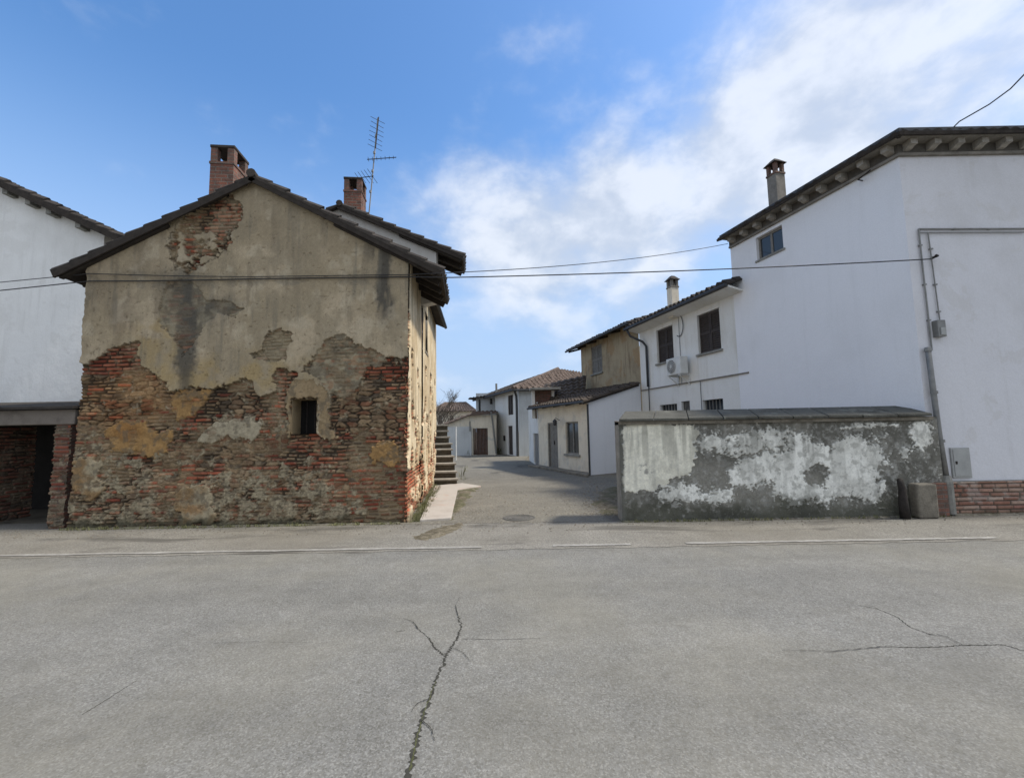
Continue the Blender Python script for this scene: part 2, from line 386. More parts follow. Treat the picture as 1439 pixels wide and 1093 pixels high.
# ------------------------------------------------------------------ building helpers
def wall_sheet(mb, p0, d, n, L, zb, zt, ops=(), reveal=0.16):
    """rectangular wall face in the vertical plane through p0 along d, outward normal n, with real openings and reveals"""
    ss = sorted({0.0, L} | {min(max(a, 0), L) for o in ops for a in (o[0], o[1])})
    zs = sorted({zb, zt} | {min(max(a, zb), zt) for o in ops for a in (o[2], o[3])})
    P = lambda s, z, t=0: (p0[0]+d[0]*s+n[0]*t, p0[1]+d[1]*s+n[1]*t, z)
    for i in range(len(ss)-1):
        for j in range(len(zs)-1):
            cs, cz = (ss[i]+ss[i+1])/2, (zs[j]+zs[j+1])/2
            if any(o[0] < cs < o[1] and o[2] < cz < o[3] for o in ops): continue
            mb.quad(P(ss[i], zs[j]), P(ss[i+1], zs[j]), P(ss[i+1], zs[j+1]), P(ss[i], zs[j+1]))
    for (a, b, c, e) in ops:
        e2, c2 = min(e, zt), max(c, zb)
        mb.quad(P(a,c2), P(a,e2), P(a,e2,-reveal), P(a,c2,-reveal)); mb.quad(P(b,c2), P(b,c2,-reveal), P(b,e2,-reveal), P(b,e2))
        mb.quad(P(a,e2), P(b,e2), P(b,e2,-reveal), P(a,e2,-reveal)); mb.quad(P(a,c2), P(a,c2,-reveal), P(b,c2,-reveal), P(b,c2))

def coppi(mb, A, B, C, D, tw=0.2, course=0.36, amp=0.035, lift=0.042, thick=0.07, seed=1, under=True):
    """barrel-tile roof slope; A,B the eave ends, D above A, C above B"""
    rnd = random.Random(seed)
    A, B, C, D = map(Vector, (A, B, C, D))
    nrm = (B-A).cross(D-A)
    if nrm.length < 1e-6: nrm = (B-A).cross(C-A)
    nrm.normalize()
    if nrm.z < 0: nrm = -nrm
    nt_ = max(2, round((B-A).length/tw)); sub = 6; nu = nt_*sub+1
    nc = max(2, round(max((D-A).length, (C-B).length)/course)); n0 = len(mb.v)
    jit = [[rnd.uniform(-0.012, 0.016) for _ in range(nt_+1)] for _ in range(nc)]
    sl = [[rnd.uniform(-0.25, 0.25) for _ in range(nt_+1)] for _ in range(nc)]
    rows = []
    for k in range(nc):
        for e in (0, 1):
            v0 = (k+e)/nc; row = []
            for i in range(nu):
                t = i/sub; ti = int(t) if i < nu-1 else nt_-1; ph = t-int(t)
                h = amp*math.sin(2*math.pi*ph - math.pi/2) + jit[k][ti]*(1.0 if 0.15 < ph < 0.85 else 0.4) + (lift if e == 0 else 0)
                v = min(max(v0 + (sl[k][ti]*0.12/nc if e == 0 and k > 0 else 0) + (sl[0][ti]*0.1/nc if k == 0 and e == 0 else 0), -0.04), 1)
                u = i/(nu-1)
                p = (A*(1-u)+B*u)*(1-v) + (D*(1-u)+C*u)*v + nrm*h
                row.append(len(mb.v)); mb.v.append(tuple(p))
            rows.append(row)
    for r in range(len(rows)-1):
        a, b = rows[r], rows[r+1]
        for i in range(nu-1): mb.f.append((a[i], a[i+1], b[i+1], b[i]))
    if under:
        o = -nrm*thick; q = [A+o, B+o, C+o, D+o]; i0 = len(mb.v); mb.v += [tuple(p) for p in q]
        mb.f.append((i0, i0+3, i0+2, i0+1))
        for i in range(nu-1): pass
        lo, hi = rows[0], rows[-1]
        mb.f.append(tuple([i0]+[i0+1]+lo[::-1])); mb.f.append(tuple([i0+2, i0+3]+hi))
        mb.f.append(tuple([i0]+[r[0] for r in rows]+[i0+3])); mb.f.append(tuple([i0+1, i0+2]+[r[-1] for r in rows][::-1]))

def chimney(parent, c, d, wx, wy, z0, z1, mat, capmat, cap_h=0.32, posts=True, slab=0.06, slope_top=False):
    """shaft with collar, open smoke chamber on corner posts, and a cover slab"""
    n = (d[1], -d[0])
    b = MB(); zc = z1-cap_h-slab
    b.obox(c, d, n, -wx/2, wx/2, -wy/2, wy/2, z0, zc)
    ch = b.build('chimney', mat, parent)
    cp = MB(); cp.obox(c, d, n, -wx/2-0.016, wx/2+0.016, -wy/2-0.016, wy/2+0.016, zc+0.002, zc+0.05)
    q = 0.125 if wx > 0.4 else 0.08
    for sx in (-1, 1):
        for sy in (-1, 1):
            x0, x1 = sorted((sx*wx/2, sx*(wx/2-q))); y0, y1 = sorted((sy*wy/2, sy*(wy/2-q)))
            cp.obox(c, d, n, x0, x1, y0, y1, zc+0.05, z1-slab)
    cp.build('cap', capmat, ch)
    sb = MB()
    if slope_top:
        P = lambda s, t, z: (c[0]+d[0]*s+n[0]*t, c[1]+d[1]*s+n[1]*t, z)
        a, e = wx/2+0.06, wy/2+0.06
        base = [P(-a,-e,z1-slab+0.002), P(a,-e,z1-slab+0.002), P(a,e,z1-slab+0.002), P(-a,e,z1-slab+0.002)]
        sb.hexa(base + [P(-a*.3,-e*.3,z1+0.10), P(a*.3,-e*.3,z1+0.10), P(a*.3,e*.3,z1+0.10), P(-a*.3,e*.3,z1+0.10)])
    else:
        sb.obox(c, d, n, -wx/2-0.014, wx/2+0.014, -wy/2-0.014, wy/2+0.014, z1-slab+0.002, z1)
    sb.build('cover_slab', M['tile'], ch, bevel=0.01)
    return ch

def shutters(parent, p0, d, n, op, mat, closed=True, depth=0.05, name='window', sill=None, slats=True):
    """pair of louvred leaves filling an opening (s0,s1,z0,z1)"""
    s0, s1, z0, z1 = op; mid = (s0+s1)/2
    w = MB(); g = 0.012
    for (a, b) in ((s0+g, mid-g/2), (mid+g/2, s1-g)):
        st = 0.05
        w.obox(p0, d, n, a, a+st, -depth-0.04, -depth, z0+g, z1-g); w.obox(p0, d, n, b-st, b, -depth-0.04, -depth, z0+g, z1-g)
        for zz in (z0+g, (z0+z1)/2-0.04, z1-g-0.07): w.obox(p0, d, n, a+st, b-st, -depth-0.04, -depth-0.003, zz, zz+0.07)
        if slats:
            k = int((z1-z0)/0.07)
            for i in range(k):
                zz = z0+0.04+i*(z1-z0-0.08)/k
                q = lambda s, t, z: (p0[0]+d[0]*s+n[0]*t, p0[1]+d[1]*s+n[1]*t, z)
                w.hexa([q(a+st,-depth-0.012,zz), q(b-st,-depth-0.012,zz), q(b-st,-depth-0.032,zz+0.045), q(a+st,-depth-0.032,zz+0.045),
                        q(a+st,-depth-0.006,zz+0.006), q(b-st,-depth-0.006,zz+0.006), q(b-st,-depth-0.026,zz+0.051), q(a+st,-depth-0.026,zz+0.051)])
        w.obox(p0, d, n, a+st, b-st, -depth-0.045, -depth-0.038, z0+g, z1-g)
    o = w.build(name, mat, parent)
    if sill:
        sb = MB(); sb.obox(p0, d, n, s0-0.07, s1+0.07, -0.05, 0.07, z0-0.07, z0-0.004); sb.build('sill', sill, o, bevel=0.008)
    return o

def rect_on(p0, d, x0, y0t, x1, y1t, y0b=None, y1b=None):
    """opening (s0,s1,z0,z1) on a wall plane from the surveyed corners"""
    pm = lambda x, y: on_plane(x, y, p0, d)
    s = lambda q: (q.x-p0[0])*d[0]+(q.y-p0[1])*d[1]
    y0b = y0b; y1b = y1b
    s0 = s(pm(x0, (y0t+y0b)/2)); s1 = s(pm(x1, (y1t+y1b)/2))
    zt = (pm(x0, y0t).z+pm(x1, y1t).z)/2; zb = (pm(x0, y0b).z+pm(x1, y1b).z)/2
    if s0 > s1: s0, s1 = s1, s0
    return (s0, s1, zb, zt)

# ================================================================== LEFT: the ruined brick house
YF = 8.0
def fx(px, py):
    p = at_y(px, py, YF); return (p.x, p.z)
def fpoly(pts): return [fx(*p) for p in pts]

DS = dir_vp(660)                                   # direction of its lane side wall
K1 = Vector(at_y(573, 731.7, YF)); K1.z = 0        # its lane corner
XL = at_y(102, 700, YF).x                           # left end of the front
NS = Vector((DS.y, -DS.x))                         # outward normal of the lane side
YV = 7.84                                          # verge plane
RID = at_y(353.6, 243, YV); EL = at_y(70, 380, YV); ER = at_y(623, 377, YV)
def zroof(x):
    x = np.asarray(x, float)
    zl = RID.z + (x-RID.x)*(RID.z-EL.z)/(RID.x-EL.x); zr = RID.z + (x-RID.x)*(ER.z-RID.z)/(ER.x-RID.x)
    return np.where(x < RID.x, zl, zr)

brick_house = thing('old_house', 'crumbling old house with cream plaster fallen away from red and grey brick', 'house', ((XL+K1.x)/2, YF+1, 0))

# --- the front, modelled in relief: plaster coats over brick and rubble courses
PL_MAIN = fpoly([(80,200),(600,200),(600,501),(572,501),(560,502.5),(548.6,502.5),(540,504),(536,512),(522,514),(512,520),(508,530),(504.6,541),(496,551),(489,558),
    (482,560),(470,556),(463,559),(461,578),(461,597),(471.7,617),(458,614),(449,610),(446,606),(446,561),(411,561),(411,612),(407,613.7),(406,578),(400,566),(401,556),(408,540),(414,527),(419,519),(406,518),(387,525),(386.6,550),(378,555),(364,555),(356,548),
    (356,533),(348,532),(332,540),(312,542),(301,549),(296,549),(279,546),(260,545),(241,549),(230,537),(214,524),(197,512),(196,496),(199,483),(194,479),
    (178,482),(160,487),(156,494),(142,504),(131,511),(119,511),(80,511)])
H_TOP = fpoly([(285,284),(307,276),(321,274),(334,281),(341,290),(340,309),(332,323),(323,333),(327,342),(315,356),(307,361),(288,372),(268,384),(249,381),(238,358),(236,342),(247,317),(263,306),(279,295)])
H_MID = fpoly([(352,498),(362,499),(375,475),(383,463),(395,464),(410,470),(409,480),(402,492),(404,505),(380,506),(352,505)])
H_GREY = fpoly([(236,397),(266,396),(293,421),(308,421),(334,430),(347,435),(334,446),(308,443),(293,454),(274,482),(262,500),(250,480),(225,454),(224,427)])
H_TAN = fpoly([(452,485),(457,477),(469,471),(485,471),(504,481),(521,489),(538,504),(536,512),(520,515),(511,520),(505,541),(496,552),(484,560),(465,557),(458,543),(440,530),(425,520),(440,505)])
O_OCH1 = fpoly([(152,600),(170,592),(205,594),(222,606),(240,605),(240,620),(236,636),(205,640),(178,641),(158,637),(149,622)])
O_OCH2 = fpoly([(243,552),(262,547),(280,549),(298,549),(288,566),(272,584),(250,590),(241,578)])
O_OCH3 = fpoly([(524,626),(540,622),(558,624),(566,636),(562,650),(545,653),(527,650),(520,638)])
O_CREAM = fpoly([(300,596),(330,588),(352,590),(364,596),(362,612),(350,624),(338,620),(322,614),(296,622),(278,618),(286,606)])
O_WIN = fpoly([(404,545),(414,530),(440,536),(456,548),(462,560),(459,578),(462,597),(473,616),(462,618),(451,606),(447,561),(411,561),(412,612),(404,612),(405,578),(399,563)])
O_LOW = fpoly([(250,690),(262,681),(290,680),(300,692),(296,712),(304,728),(296,738),(252,738),(247,715)])
O_LEFT = fpoly([(106,645),(118,640),(136,642),(142,654),(138,668),(146,690),(128,706),(104,700)])
W_OP = rect_on((0, YF), Vector((1, 0)), 411, 561, 446, 561, 609.5, 609.5)       # (s0,s1,z0,z1), s = X

RED = [(.275,.09,.055),(.23,.078,.05),(.31,.125,.075),(.155,.06,.045),(.25,.10,.066),(.19,.058,.04)]
STN = [(.20,.152,.10),(.135,.105,.076),(.265,.205,.135),(.095,.079,.062),(.22,.168,.112),(.165,.12,.082),(.19,.105,.068),(.16,.085,.055)]

def masonry(x, z, s, red, rub=0.0):
    """height (m, <=0) and colour of exposed brick/rubble; red 0..1 share of red brick"""
    r1, r2, r3, e = bricks(x, z, 0.25, 0.074, s, 0.3, 0.03, 0.013)
    k1, k2, k3, kg = bricks(x, z, 0.19, 0.066, s+60, 0.6, 0.075, 0.017)
    q2, q3, g = rubble(x, z, 4.3, 13.0, s+50, .085)
    rz = fbm(x*.9, z*1.3, s+66, 3)+.35*rub > .56
    q2 = np.where(rz, q2, k2); q3 = np.where(rz, q3, k3); g = np.where(rz, g, kg*.92)
    isr = r1 < red
    # whole-area choice between laid brick and rubble, decided per brick
    e = np.where(isr, e, g*.9+.1*e); a = np.where(isr, r2, q2); b = np.where(isr, r3, q3)
    c = np.where(isr[..., None], pick(RED, a), pick(STN, a))
    c = c*(0.75+0.5*b)[..., None]
    n = fbm(x*14, z*20, s+31, 3)
    c = c*(0.72+0.56*n)[..., None]
    lime = sst(0.50, 0.66, fbm(x*3.1, z*4.2, s+37, 4))*0.55*sst(0.35, 0.6, fbm(x*22, z*26, s+38, 3))
    c = lerp(c, (.36,.31,.22), lime)
    mort_shade = lerp(np.broadcast_to((.05,.041,.032), c.shape), np.broadcast_to((.25,.21,.145), c.shape), sst(0.44, 0.62, fbm(x*1.6, z*1.9, s+41, 4)))  # mortar; its dark tone also paints in the shade of deep joints
    c = lerp(mort_shade, c, sst(0.1, 0.9, e))
    # mortar and old render smeared over the courses
    sm = sst(.50, .66, fbm(x*2.6+3, z*3.6, s+71, 5))*.68*sst(.3, .62, fbm(x*13, z*17, s+72, 4))
    sc_ = lerp(np.broadcast_to((.255,.205,.135), c.shape), np.broadcast_to((.15,.12,.085), c.shape), sst(.35,.65,fbm(x*9, z*12, s+73, 4)))
    h = -0.045*(1-e) - 0.022*b*e - 0.012*(1-n)
    c = lerp(c, sc_*(.6+.8*fbm(x*38, z*40, s+74, 2))[..., None], sm); h = h*(1-.7*sm)
    return h, c

def facade(x, z):
    w1 = fbm(x*5, z*5, 1, 4)-0.5; w2 = fbm(x*5+40, z*5, 2, 4)-0.5; v1 = fbm(x*20, z*20, 3, 3)-0.5; v2 = fbm(x*20, z*20+9, 4, 3)-0.5
    u1 = fbm(x*55, z*55, 5, 2)-0.5; X = x + 0.17*w1 + 0.10*v1 + .02*u1; Z = z + 0.17*w2 + 0.10*v2 + .02*u1
    def B(px, py, rx, ry, e=0.5):
        cx, cz = fx(px, py); return blob(X, Z, cx, cz, rx*0.0129, ry*0.0129, e)
    red = 0.16 + 0*x
    for b in ((158,510,42,30,.95),(265,597,18,13,.8),(382,566,26,50,.85),(440,625,30,12,.95),(455,648,30,12,.9),(542,521,34,10,.95),(277,660,34,24,.75),
              (510,690,72,32,.8),(570,690,12,60,.97),(572,560,6,70,.9),(440,690,40,26,.35),(320,300,30,30,.95),(285,335,30,34,.55),(200,690,60,40,.28),(400,700,60,22,.45),(390,655,50,16,.5),(88,520,50,20,.9)):
        red = np.maximum(red, b[4]*B(b[0], b[1], b[2], b[3]))
    for b in ((520,575,52,42,.02),(180,560,60,36,.05),(330,570,40,24,.05),(300,640,40,10,.1),(245,640,36,16,.1)):
        k = B(b[0], b[1], b[2], b[3]); red = red*(1-k)+b[4]*k
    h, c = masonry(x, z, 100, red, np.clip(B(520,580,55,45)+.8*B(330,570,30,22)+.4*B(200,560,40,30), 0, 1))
    dark = B(520,585,60,40)*.5 + B(210,650,50,12)*.5 + B(330,575,40,28)*.35
    c = c*(1-.42*np.clip(dark, 0, 1))[..., None]*(.58+.9*fbm(x*1.9, z*2.6, 46, 3))[..., None]*np.array([1.07,.965,.85])
    warm = B(180,560,70,40)
    c = lerp(c, c*np.array([1.15,.98,.82]), warm)
    # ghosts of plaster on the lower courses (rough cream render, half lost)
    rough = np.clip(B(380,712,95,30)*.95 + B(300,700,50,36)*.75 + B(150,680,70,60)*.75 + B(400,670,70,22)*.6 + B(300,722,200,18)*.5 + B(470,700,60,24)*.35 + B(350,600,60,30)*.4 + B(250,640,50,20)*.3+.12, 0, 1)
    rn = fbm(X*7, Z*9, 60, 4)
    rm = sst(0.60, 0.42, rn + 0.30*(1-rough) - 0.02)*(rough > .03)
    rcol = lerp(np.broadcast_to((.36,.31,.21), c.shape), np.broadcast_to((.22,.18,.115), c.shape), fbm(x*9, z*9, 61, 4))
    rcol = rcol*(.45+1.1*fbm(x*34, z*38, 62, 2))[..., None]; rcol = lerp(rcol, (.085,.07,.05), .8*sst(.58,.70,fbm(x*15, z*22, 64, 3)))
    c = lerp(c, rcol, rm*.92); h = h*(1-.75*rm) + rm*(-.008+.02*(fbm(x*26, z*26, 63, 3)-.5))
    # plaster coats
    main = inside(X, Z, PL_MAIN)
    hole = inside(X, Z, H_TOP) | inside(X, Z, H_MID)
    tan = inside(X, Z, H_TAN) | inside(X, Z, H_GREY)
    Xp, Zp = X, Z; X = X + .16*w2 + .08*v2; Z = Z + .16*w1 + .08*v1
    isl = inside(X, Z, O_OCH1) | inside(X, Z, O_OCH2) | inside(X, Z, O_OCH3) | inside(X, Z, O_CREAM) | inside(X, Z, O_LOW) | inside(X, Z, O_LEFT)
    isw = inside(Xp, Zp, O_WIN); crm = inside(X, Z, O_CREAM); low = inside(X, Z, O_LOW) | inside(X, Z, O_LEFT); isl |= isw; X, Z = Xp, Zp
    # plaster colour
    n1 = fbm(x*1.3, z*1.3, 70, 5); n2 = fbm(x*6, z*1.1, 71, 4); n3 = fbm(x*30, z*30, 72, 3); n4 = fbm(x*3.6, z*3.6, 73, 5)
    p = lerp(np.broadcast_to((.445,.362,.245), c.shape), np.broadcast_to((.345,.28,.183), c.shape), sst(.35, .65, n1))
    p = lerp(p, (.47,.40,.285), .6*sst(.52, .7, n4))
    p = lerp(p, (.245,.20,.135), .6*sst(.52, .74, n2)); p = lerp(p, (.31,.255,.17), .7*sst(.48,.62,fbm(x*2.4+7, z*2.0, 79, 5)))
    och = np.clip(B(225,490,30,50)*.8+B(300,525,46,24)*.9+B(372,520,30,30)*.9+B(250,535,40,18)*.5+B(190,470,30,20)*.3+B(440,520,40,20)*.4, 0, 1)
    p = lerp(p, (.37,.27,.125), och*.75*sst(.3, .6, n4))
    # black water stains that came down from the roof and out of the wall
    st = np.clip(B(264,485,14,75)*1.0+B(262,410,30,34,.8)*.7+B(318,430,24,11,.8)*.45+B(290,440,26,20,.8)*.35, 0, 1)*sst(.22, .55, n2+.25*n4)
    st2 = np.clip(B(541,385,12,55)*1.1+B(531,352,20,16)*.5+B(545,430,14,30)*.4, 0, 1)*sst(.25, .55, n2+.2*n4)
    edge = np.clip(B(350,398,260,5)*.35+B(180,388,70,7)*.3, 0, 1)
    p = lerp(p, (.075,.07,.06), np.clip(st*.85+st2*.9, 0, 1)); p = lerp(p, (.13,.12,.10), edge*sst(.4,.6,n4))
    streak = sst(.56, .72, fbm(x*9, z*.7, 74, 4))*sst(.2, .8, fbm(x*.8, z*1.6, 75, 3)); p = lerp(p, (.17,.155,.12), streak*.5)
    grim = np.clip(B(170,420,60,90)*.8 + B(230,300,30,40)*.5 + B(400,330,120,40)*.25, 0, 1)*sst(.3,.6,fbm(x*2.2,z*1.6,78,4)); p = lerp(p, p*np.array([.70,.69,.70]), grim)
    p = p*(.86+.28*n3)[..., None]
    pit = sst(.76, .84, fbm(x*24, z*24, 76, 2)); p = p*(1-.15*pit)[..., None]
    ph = .028 + .012*(fbm(x*2.5, z*2.5, 77, 4)-.5) - .012*pit
    # thin second coat gone: rough tan render
    tcol = lerp(np.broadcast_to((.33,.28,.185), c.shape), np.broadcast_to((.19,.16,.11), c.shape), sst(.35, .65, fbm(x*8, z*10, 80, 4)))
    tg = B(275,430,70,50); tcol = lerp(tcol, tcol*np.array([.92,.93,.96]), tg)
    tcol = lerp(tcol, (.085,.078,.066), st*.85)
    tcol = lerp(tcol, (.30,.15,.075), .5*sst(.58, .66, fbm(x*6, z*14, 81, 3))*(1-tg))
    th = .004 + .028*(fbm(x*13, z*17, 82, 4)-.5)
    show = (.55*(1-tg)+.35)*sst(.40, .60, fbm(x*5, z*7, 86, 4)); tcol = lerp(tcol, lerp(c, tcol, .35), show); th = th*(1-show)+(h*.55)*show
    midc = inside(X, Z, H_MID); coat = midc*.62 + inside(X, Z, H_TOP)*.5*sst(.45, .62, fbm(x*4, z*6, 98, 4)); c = lerp(c, (.36,.30,.195), coat); h = h*(1-.45*coat)
    m = (main & ~hole) | (inside(X, Z, H_TOP) & (fbm(x*7, z*9, 97, 4) > .56) & (blob(X, Z, *fx(305,300), .5, .45, .4) < .6))
    m = m & ~isw
    pc = np.where(tan[..., None], tcol, p); pH = np.where(tan, th, ph)
    # the rubble left standing in the high hole
    ed = np.minimum(edge_dist(X, Z, PL_MAIN), np.minimum(edge_dist(X, Z, H_TOP), edge_dist(X, Z, H_MID)))
    ed2 = np.minimum(edge_dist(X, Z, H_TAN), edge_dist(X, Z, H_GREY))
    pc = pc*(1-.55*sst(.022, .0, np.minimum(ed, ed2+.012+.02*tg))*m)[..., None]     # plaster darkened along its broken edge
    c = np.where(m[..., None], pc, c); h = np.where(m, pH, h)
    ic = lerp(np.broadcast_to((.37,.225,.09), c.shape), np.broadcast_to((.25,.145,.06), c.shape), n4)
    ic = np.where(crm[..., None], np.broadcast_to((.36,.31,.215), c.shape), ic)
    ic = np.where(isw[..., None], lerp(np.broadcast_to((.35,.265,.155), c.shape), np.broadcast_to((.27,.195,.11), c.shape), n4), ic)
    ic = np.where(low[..., None], lerp(np.broadcast_to((.37,.31,.205), c.shape), np.broadcast_to((.26,.17,.085), c.shape), sst(.4,.7,n4)), ic)
    ic = lerp(ic, np.broadcast_to((.30,.15,.05), c.shape), .7*B(178,605,22,12)+.6*B(275,715,14,8))
    ic = ic*(.72+.56*fbm(x*28, z*28, 83, 3))[..., None]; ic = lerp(ic, (.13,.11,.08), .6*sst(.52,.68,fbm(x*9,z*9,84,4)))
    im = isl & ~m
    thin = sst(.55, .66, fbm(x*7, z*9, 87, 4))*(~isw)*.4; ic = lerp(ic, c, thin); ih = (.004+.03*(fbm(x*8, z*8, 85, 4)-.5))*(1-thin)+h*thin + .008*isw
    c = np.where(im[..., None], ic, c); h = np.where(im, ih, h)
    # moss and splash along the foot
    foot = sst(.16, .02, z + .25*(fbm(x*3, z*6, 90, 4)-.5))
    c = lerp(c, (.05,.05,.032), foot*.75)
    return h, c

x0, x1 = XL-0.02, K1.x
nu, nv = 470, 500
xs = np.linspace(x0, x1, nu); zs = np.linspace(0, RID.z, nv)
X, Z = np.meshgrid(xs, zs)
h, c = facade(X, Z)
# ragged left arris: bricks missing and a slight batter towards the foot
lean = -0.07*np.clip(1-Z/2.2, 0, 1)
arr = np.exp(-(X-x0)/0.12)
XX = X + lean*np.exp(-(X-x0)/0.5) + arr*0.07*(fbm(Z*9, Z*0+2, 95, 4)-.5) - np.exp(-(x1-X)/0.08)*0.05*(fbm(Z*9, Z*0+7, 96, 4)-.2)*sst(5.0, 1.0, Z)
P = np.stack([XX, YF - h, Z], -1)
xc = (X[:-1, :-1]+X[1:, 1:])/2; zc_ = (Z[:-1, :-1]+Z[1:, 1:])/2
keep = (zc_ < zroof(xc)-0.03) & ~((xc > W_OP[0]) & (xc < W_OP[1]) & (zc_ > W_OP[2]) & (zc_ < W_OP[3]))
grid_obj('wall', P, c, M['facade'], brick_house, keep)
# window: deep splayed reveal, timber frame and iron bars
b = MB(); s0, s1, z0, z1 = W_OP
r = 0.32
for q in (((s0,z0),(s0,z1)), ((s0,z1),(s1,z1)), ((s1,z1),(s1,z0)), ((s1,z0),(s0,z0))):
    (a, e), (f, g) = q
    b.quad((a, YF-.03, e), (f, YF-.03, g), (f, YF+r, g), (a, YF+r, e))
wn = b.build('window', M['reveal'], brick_house)
b = MB(); b.box(s0-.02, s1+.02, YF+r, YF+r+.02, z0-.02, z1+.02); b.build('pane', M['black'], wn)  # black sheet standing in for the unlit room behind the opening
b = MB()
for i in (1, 2): xx = s0+(s1-s0)*i/3; b.tube([(xx, YF+.24, z0), (xx, YF+.24, z1)], .008, 6)
b.build('iron_bar', M['iron'], wn)

# --- lane side wall (house, then the rear house): relief again
SL = 6.1; SPLIT = 2.05
SD = lambda s, t=0: (K1.x + DS.x*s + NS.x*t, K1.y + DS.y*s + NS.y*t)
def side_face(s, z):
    w1 = fbm(s*3, z*3, 201, 4)-.5; w2 = fbm(s*3+9, z*3, 202, 4)-.5
    S = s+.5*w1; Z = z+.5*w2
    red = np.clip(.95*sst(2.3, .9, Z+.2*w1) + .9*sst(.22, .02, s+.12*w1), .1, 1)
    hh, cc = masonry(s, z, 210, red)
    cc = lerp(cc, cc*np.array([1.35,1.12,.95]), np.ones_like(s))
    plz = (Z + 1.2*(fbm(s*1.6, z*.9, 205, 4)-.5) > 1.5) & (s > .16*fbm(z*7, s*0, 206, 3)+.04)
    pl2 = fbm(s*4, z*3, 207, 4) > .60 - .12*(z > .9)
    pl = plz | pl2
    pl &= ~((fbm(s*2.2, z*2.6, 208, 4) > .60) & (z < 3.2))
    n = fbm(s*2, z*2, 211, 5); n2 = fbm(s*7, z*.9, 212, 4); n3 = fbm(s*25, z*25, 213, 3)
    p = lerp(np.broadcast_to((.66,.555,.38), s.shape+(3,)), np.broadcast_to((.52,.41,.255), s.shape+(3,)), sst(.4,.62,n))
    p = lerp(p, (.26,.20,.13), .6*sst(.5,.7,n2)); p = p*(.86+.28*n3)[..., None]
    cc = np.where(pl[..., None], p, cc); hh = np.where(pl, .018+.012*(n-.5), hh)
    cc = lerp(cc, (.07,.065,.04), .7*sst(.22,.0,z+.3*(fbm(s*4,z*5,214,4)-.5)))
    return hh, cc
ss = np.linspace(0, SPLIT, 70); zz = np.linspace(0, 5.2, 280)
S, Z = np.meshgrid(ss, zz); h, c = side_face(S, Z)
edge = -np.exp(-S/.07)*.05*(fbm(Z*9, Z*0+7, 96, 4)-.2)*sst(5.0, 1.0, Z)
P = np.stack([K1.x+DS.x*S+NS.x*(h+edge), K1.y+DS.y*S+NS.y*(h+edge), Z], -1)
def zside(s, t=0):
    q = SD(s, t); return float(zroof(q[0] - DS.x/DS.y*(q[1]-YV)))
keep = ((Z[:-1,:-1]+Z[1:,1:])/2 < zside(0)-0.06)
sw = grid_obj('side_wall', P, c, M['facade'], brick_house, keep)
# back and far-left walls
b = MB()
BL = Vector((XL+DS.x/DS.y*2.05, YF+2.05))
b.prism([(XL+.03, YF+.06, 0), (BL.x+.03, BL.y, 0), (BL.x+.03, BL.y, float(zroof(XL))-.1), (XL+.03, YF+.06, float(zroof(XL))-.1)], (.25, 0, 0))
b.build('back_wall', M['brick_grimy'], brick_house)

# --- roof: two slopes of barrel tiles, ridge caps, rafters and purlin ends
def back(p, L): return Vector((p.x+DS.x*L/DS.y, p.y+L, p.z))
LR = 2.15
b = MB()
coppi(b, EL, back(EL, LR), back(RID, LR), RID, seed=3, tw=.19) if False else None
coppi(b, back(EL, LR), EL, RID, back(RID, LR), seed=3, tw=.19)
coppi(b, ER, back(ER, LR), back(RID, LR), RID, seed=4, tw=.19)
roof = b.build('roof', M['tile'], brick_house)
b = MB()
rp = [RID + Vector((0, -.03, .0)), back(RID, LR)]
for k in range(6):
    a = rp[0].lerp(rp[1], k/6.0); e = rp[0].lerp(rp[1], (k+1.15)/6.0)
    b.tube([a+Vector((0,0,-.008)), e+Vector((0,0,-.028))], [.085, .07], 10)
b.build('ridge_tile', M['tile'], roof)
for (A_, nm) in ((EL, 1), (ER, 2)):
    dn = (A_-RID).normalized(); upn = Vector((-dn.z, 0, dn.x)) if dn.x > 0 else Vector((dn.z, 0, -dn.x))
    if upn.z < 0: upn = -upn
    for k in range(5):
        yy = .10+k*.5
        b = MB(); b.beam(back(RID.lerp(A_, .45), yy)-upn*.125, back(A_, yy)-upn*.125-dn*.06, .08, .10); b.build('rafter', M['wood'], roof)
    b = MB(); b.beam(RID+Vector((0,.02,0))-upn*.10, A_+Vector((0,.02,0))-upn*.10, .035, .10); b.build('verge_board', M['wood'], roof)
# big chimney behind the front verge
cd = Vector((1, 0.0))
chc = at_y(313.5, 262, 8.55); zt = at_y(313, 204, 8.3).z
ch1 = chimney(brick_house, (chc.x+.10, 8.58), Vector((DS.y, -DS.x)), .44, .56, RID.z-1.0, zt, M['brick'], M['brick_grimy'], cap_h=.34)

# ================================================================== the rear house behind it
rear = thing('rear_house', 'taller cream house behind the crumbling brick one with brick chimney and pale gable strip', 'house', (SD(4)[0]-1.8, SD(4)[1], 0))
Y2 = 9.98
A2 = at_y(477, 284.5, Y2-.13); E2 = at_y(653, 357, Y2-.13)
EL2 = Vector((2*A2.x-E2.x-.3, E2.y, E2.z-.1))
ss = np.linspace(SPLIT, SL, 120); S, Z = np.meshgrid(ss, zz); h, c = side_face(S, Z)
wop = rect_on((K1.x, K1.y), DS, 594.5, 444, 600.5, 444, 497, 497)
wop = (wop[0], min(wop[0]+.62, SL-.3), wop[2], wop[3])
P = np.stack([K1.x+DS.x*S+NS.x*(h+.035), K1.y+DS.y*S+NS.y*(h+.035), Z], -1)
zlow = at_y(619, 440, 12.4).z
sc_, zc_ = (S[:-1,:-1]+S[1:,1:])/2, (Z[:-1,:-1]+Z[1:,1:])/2
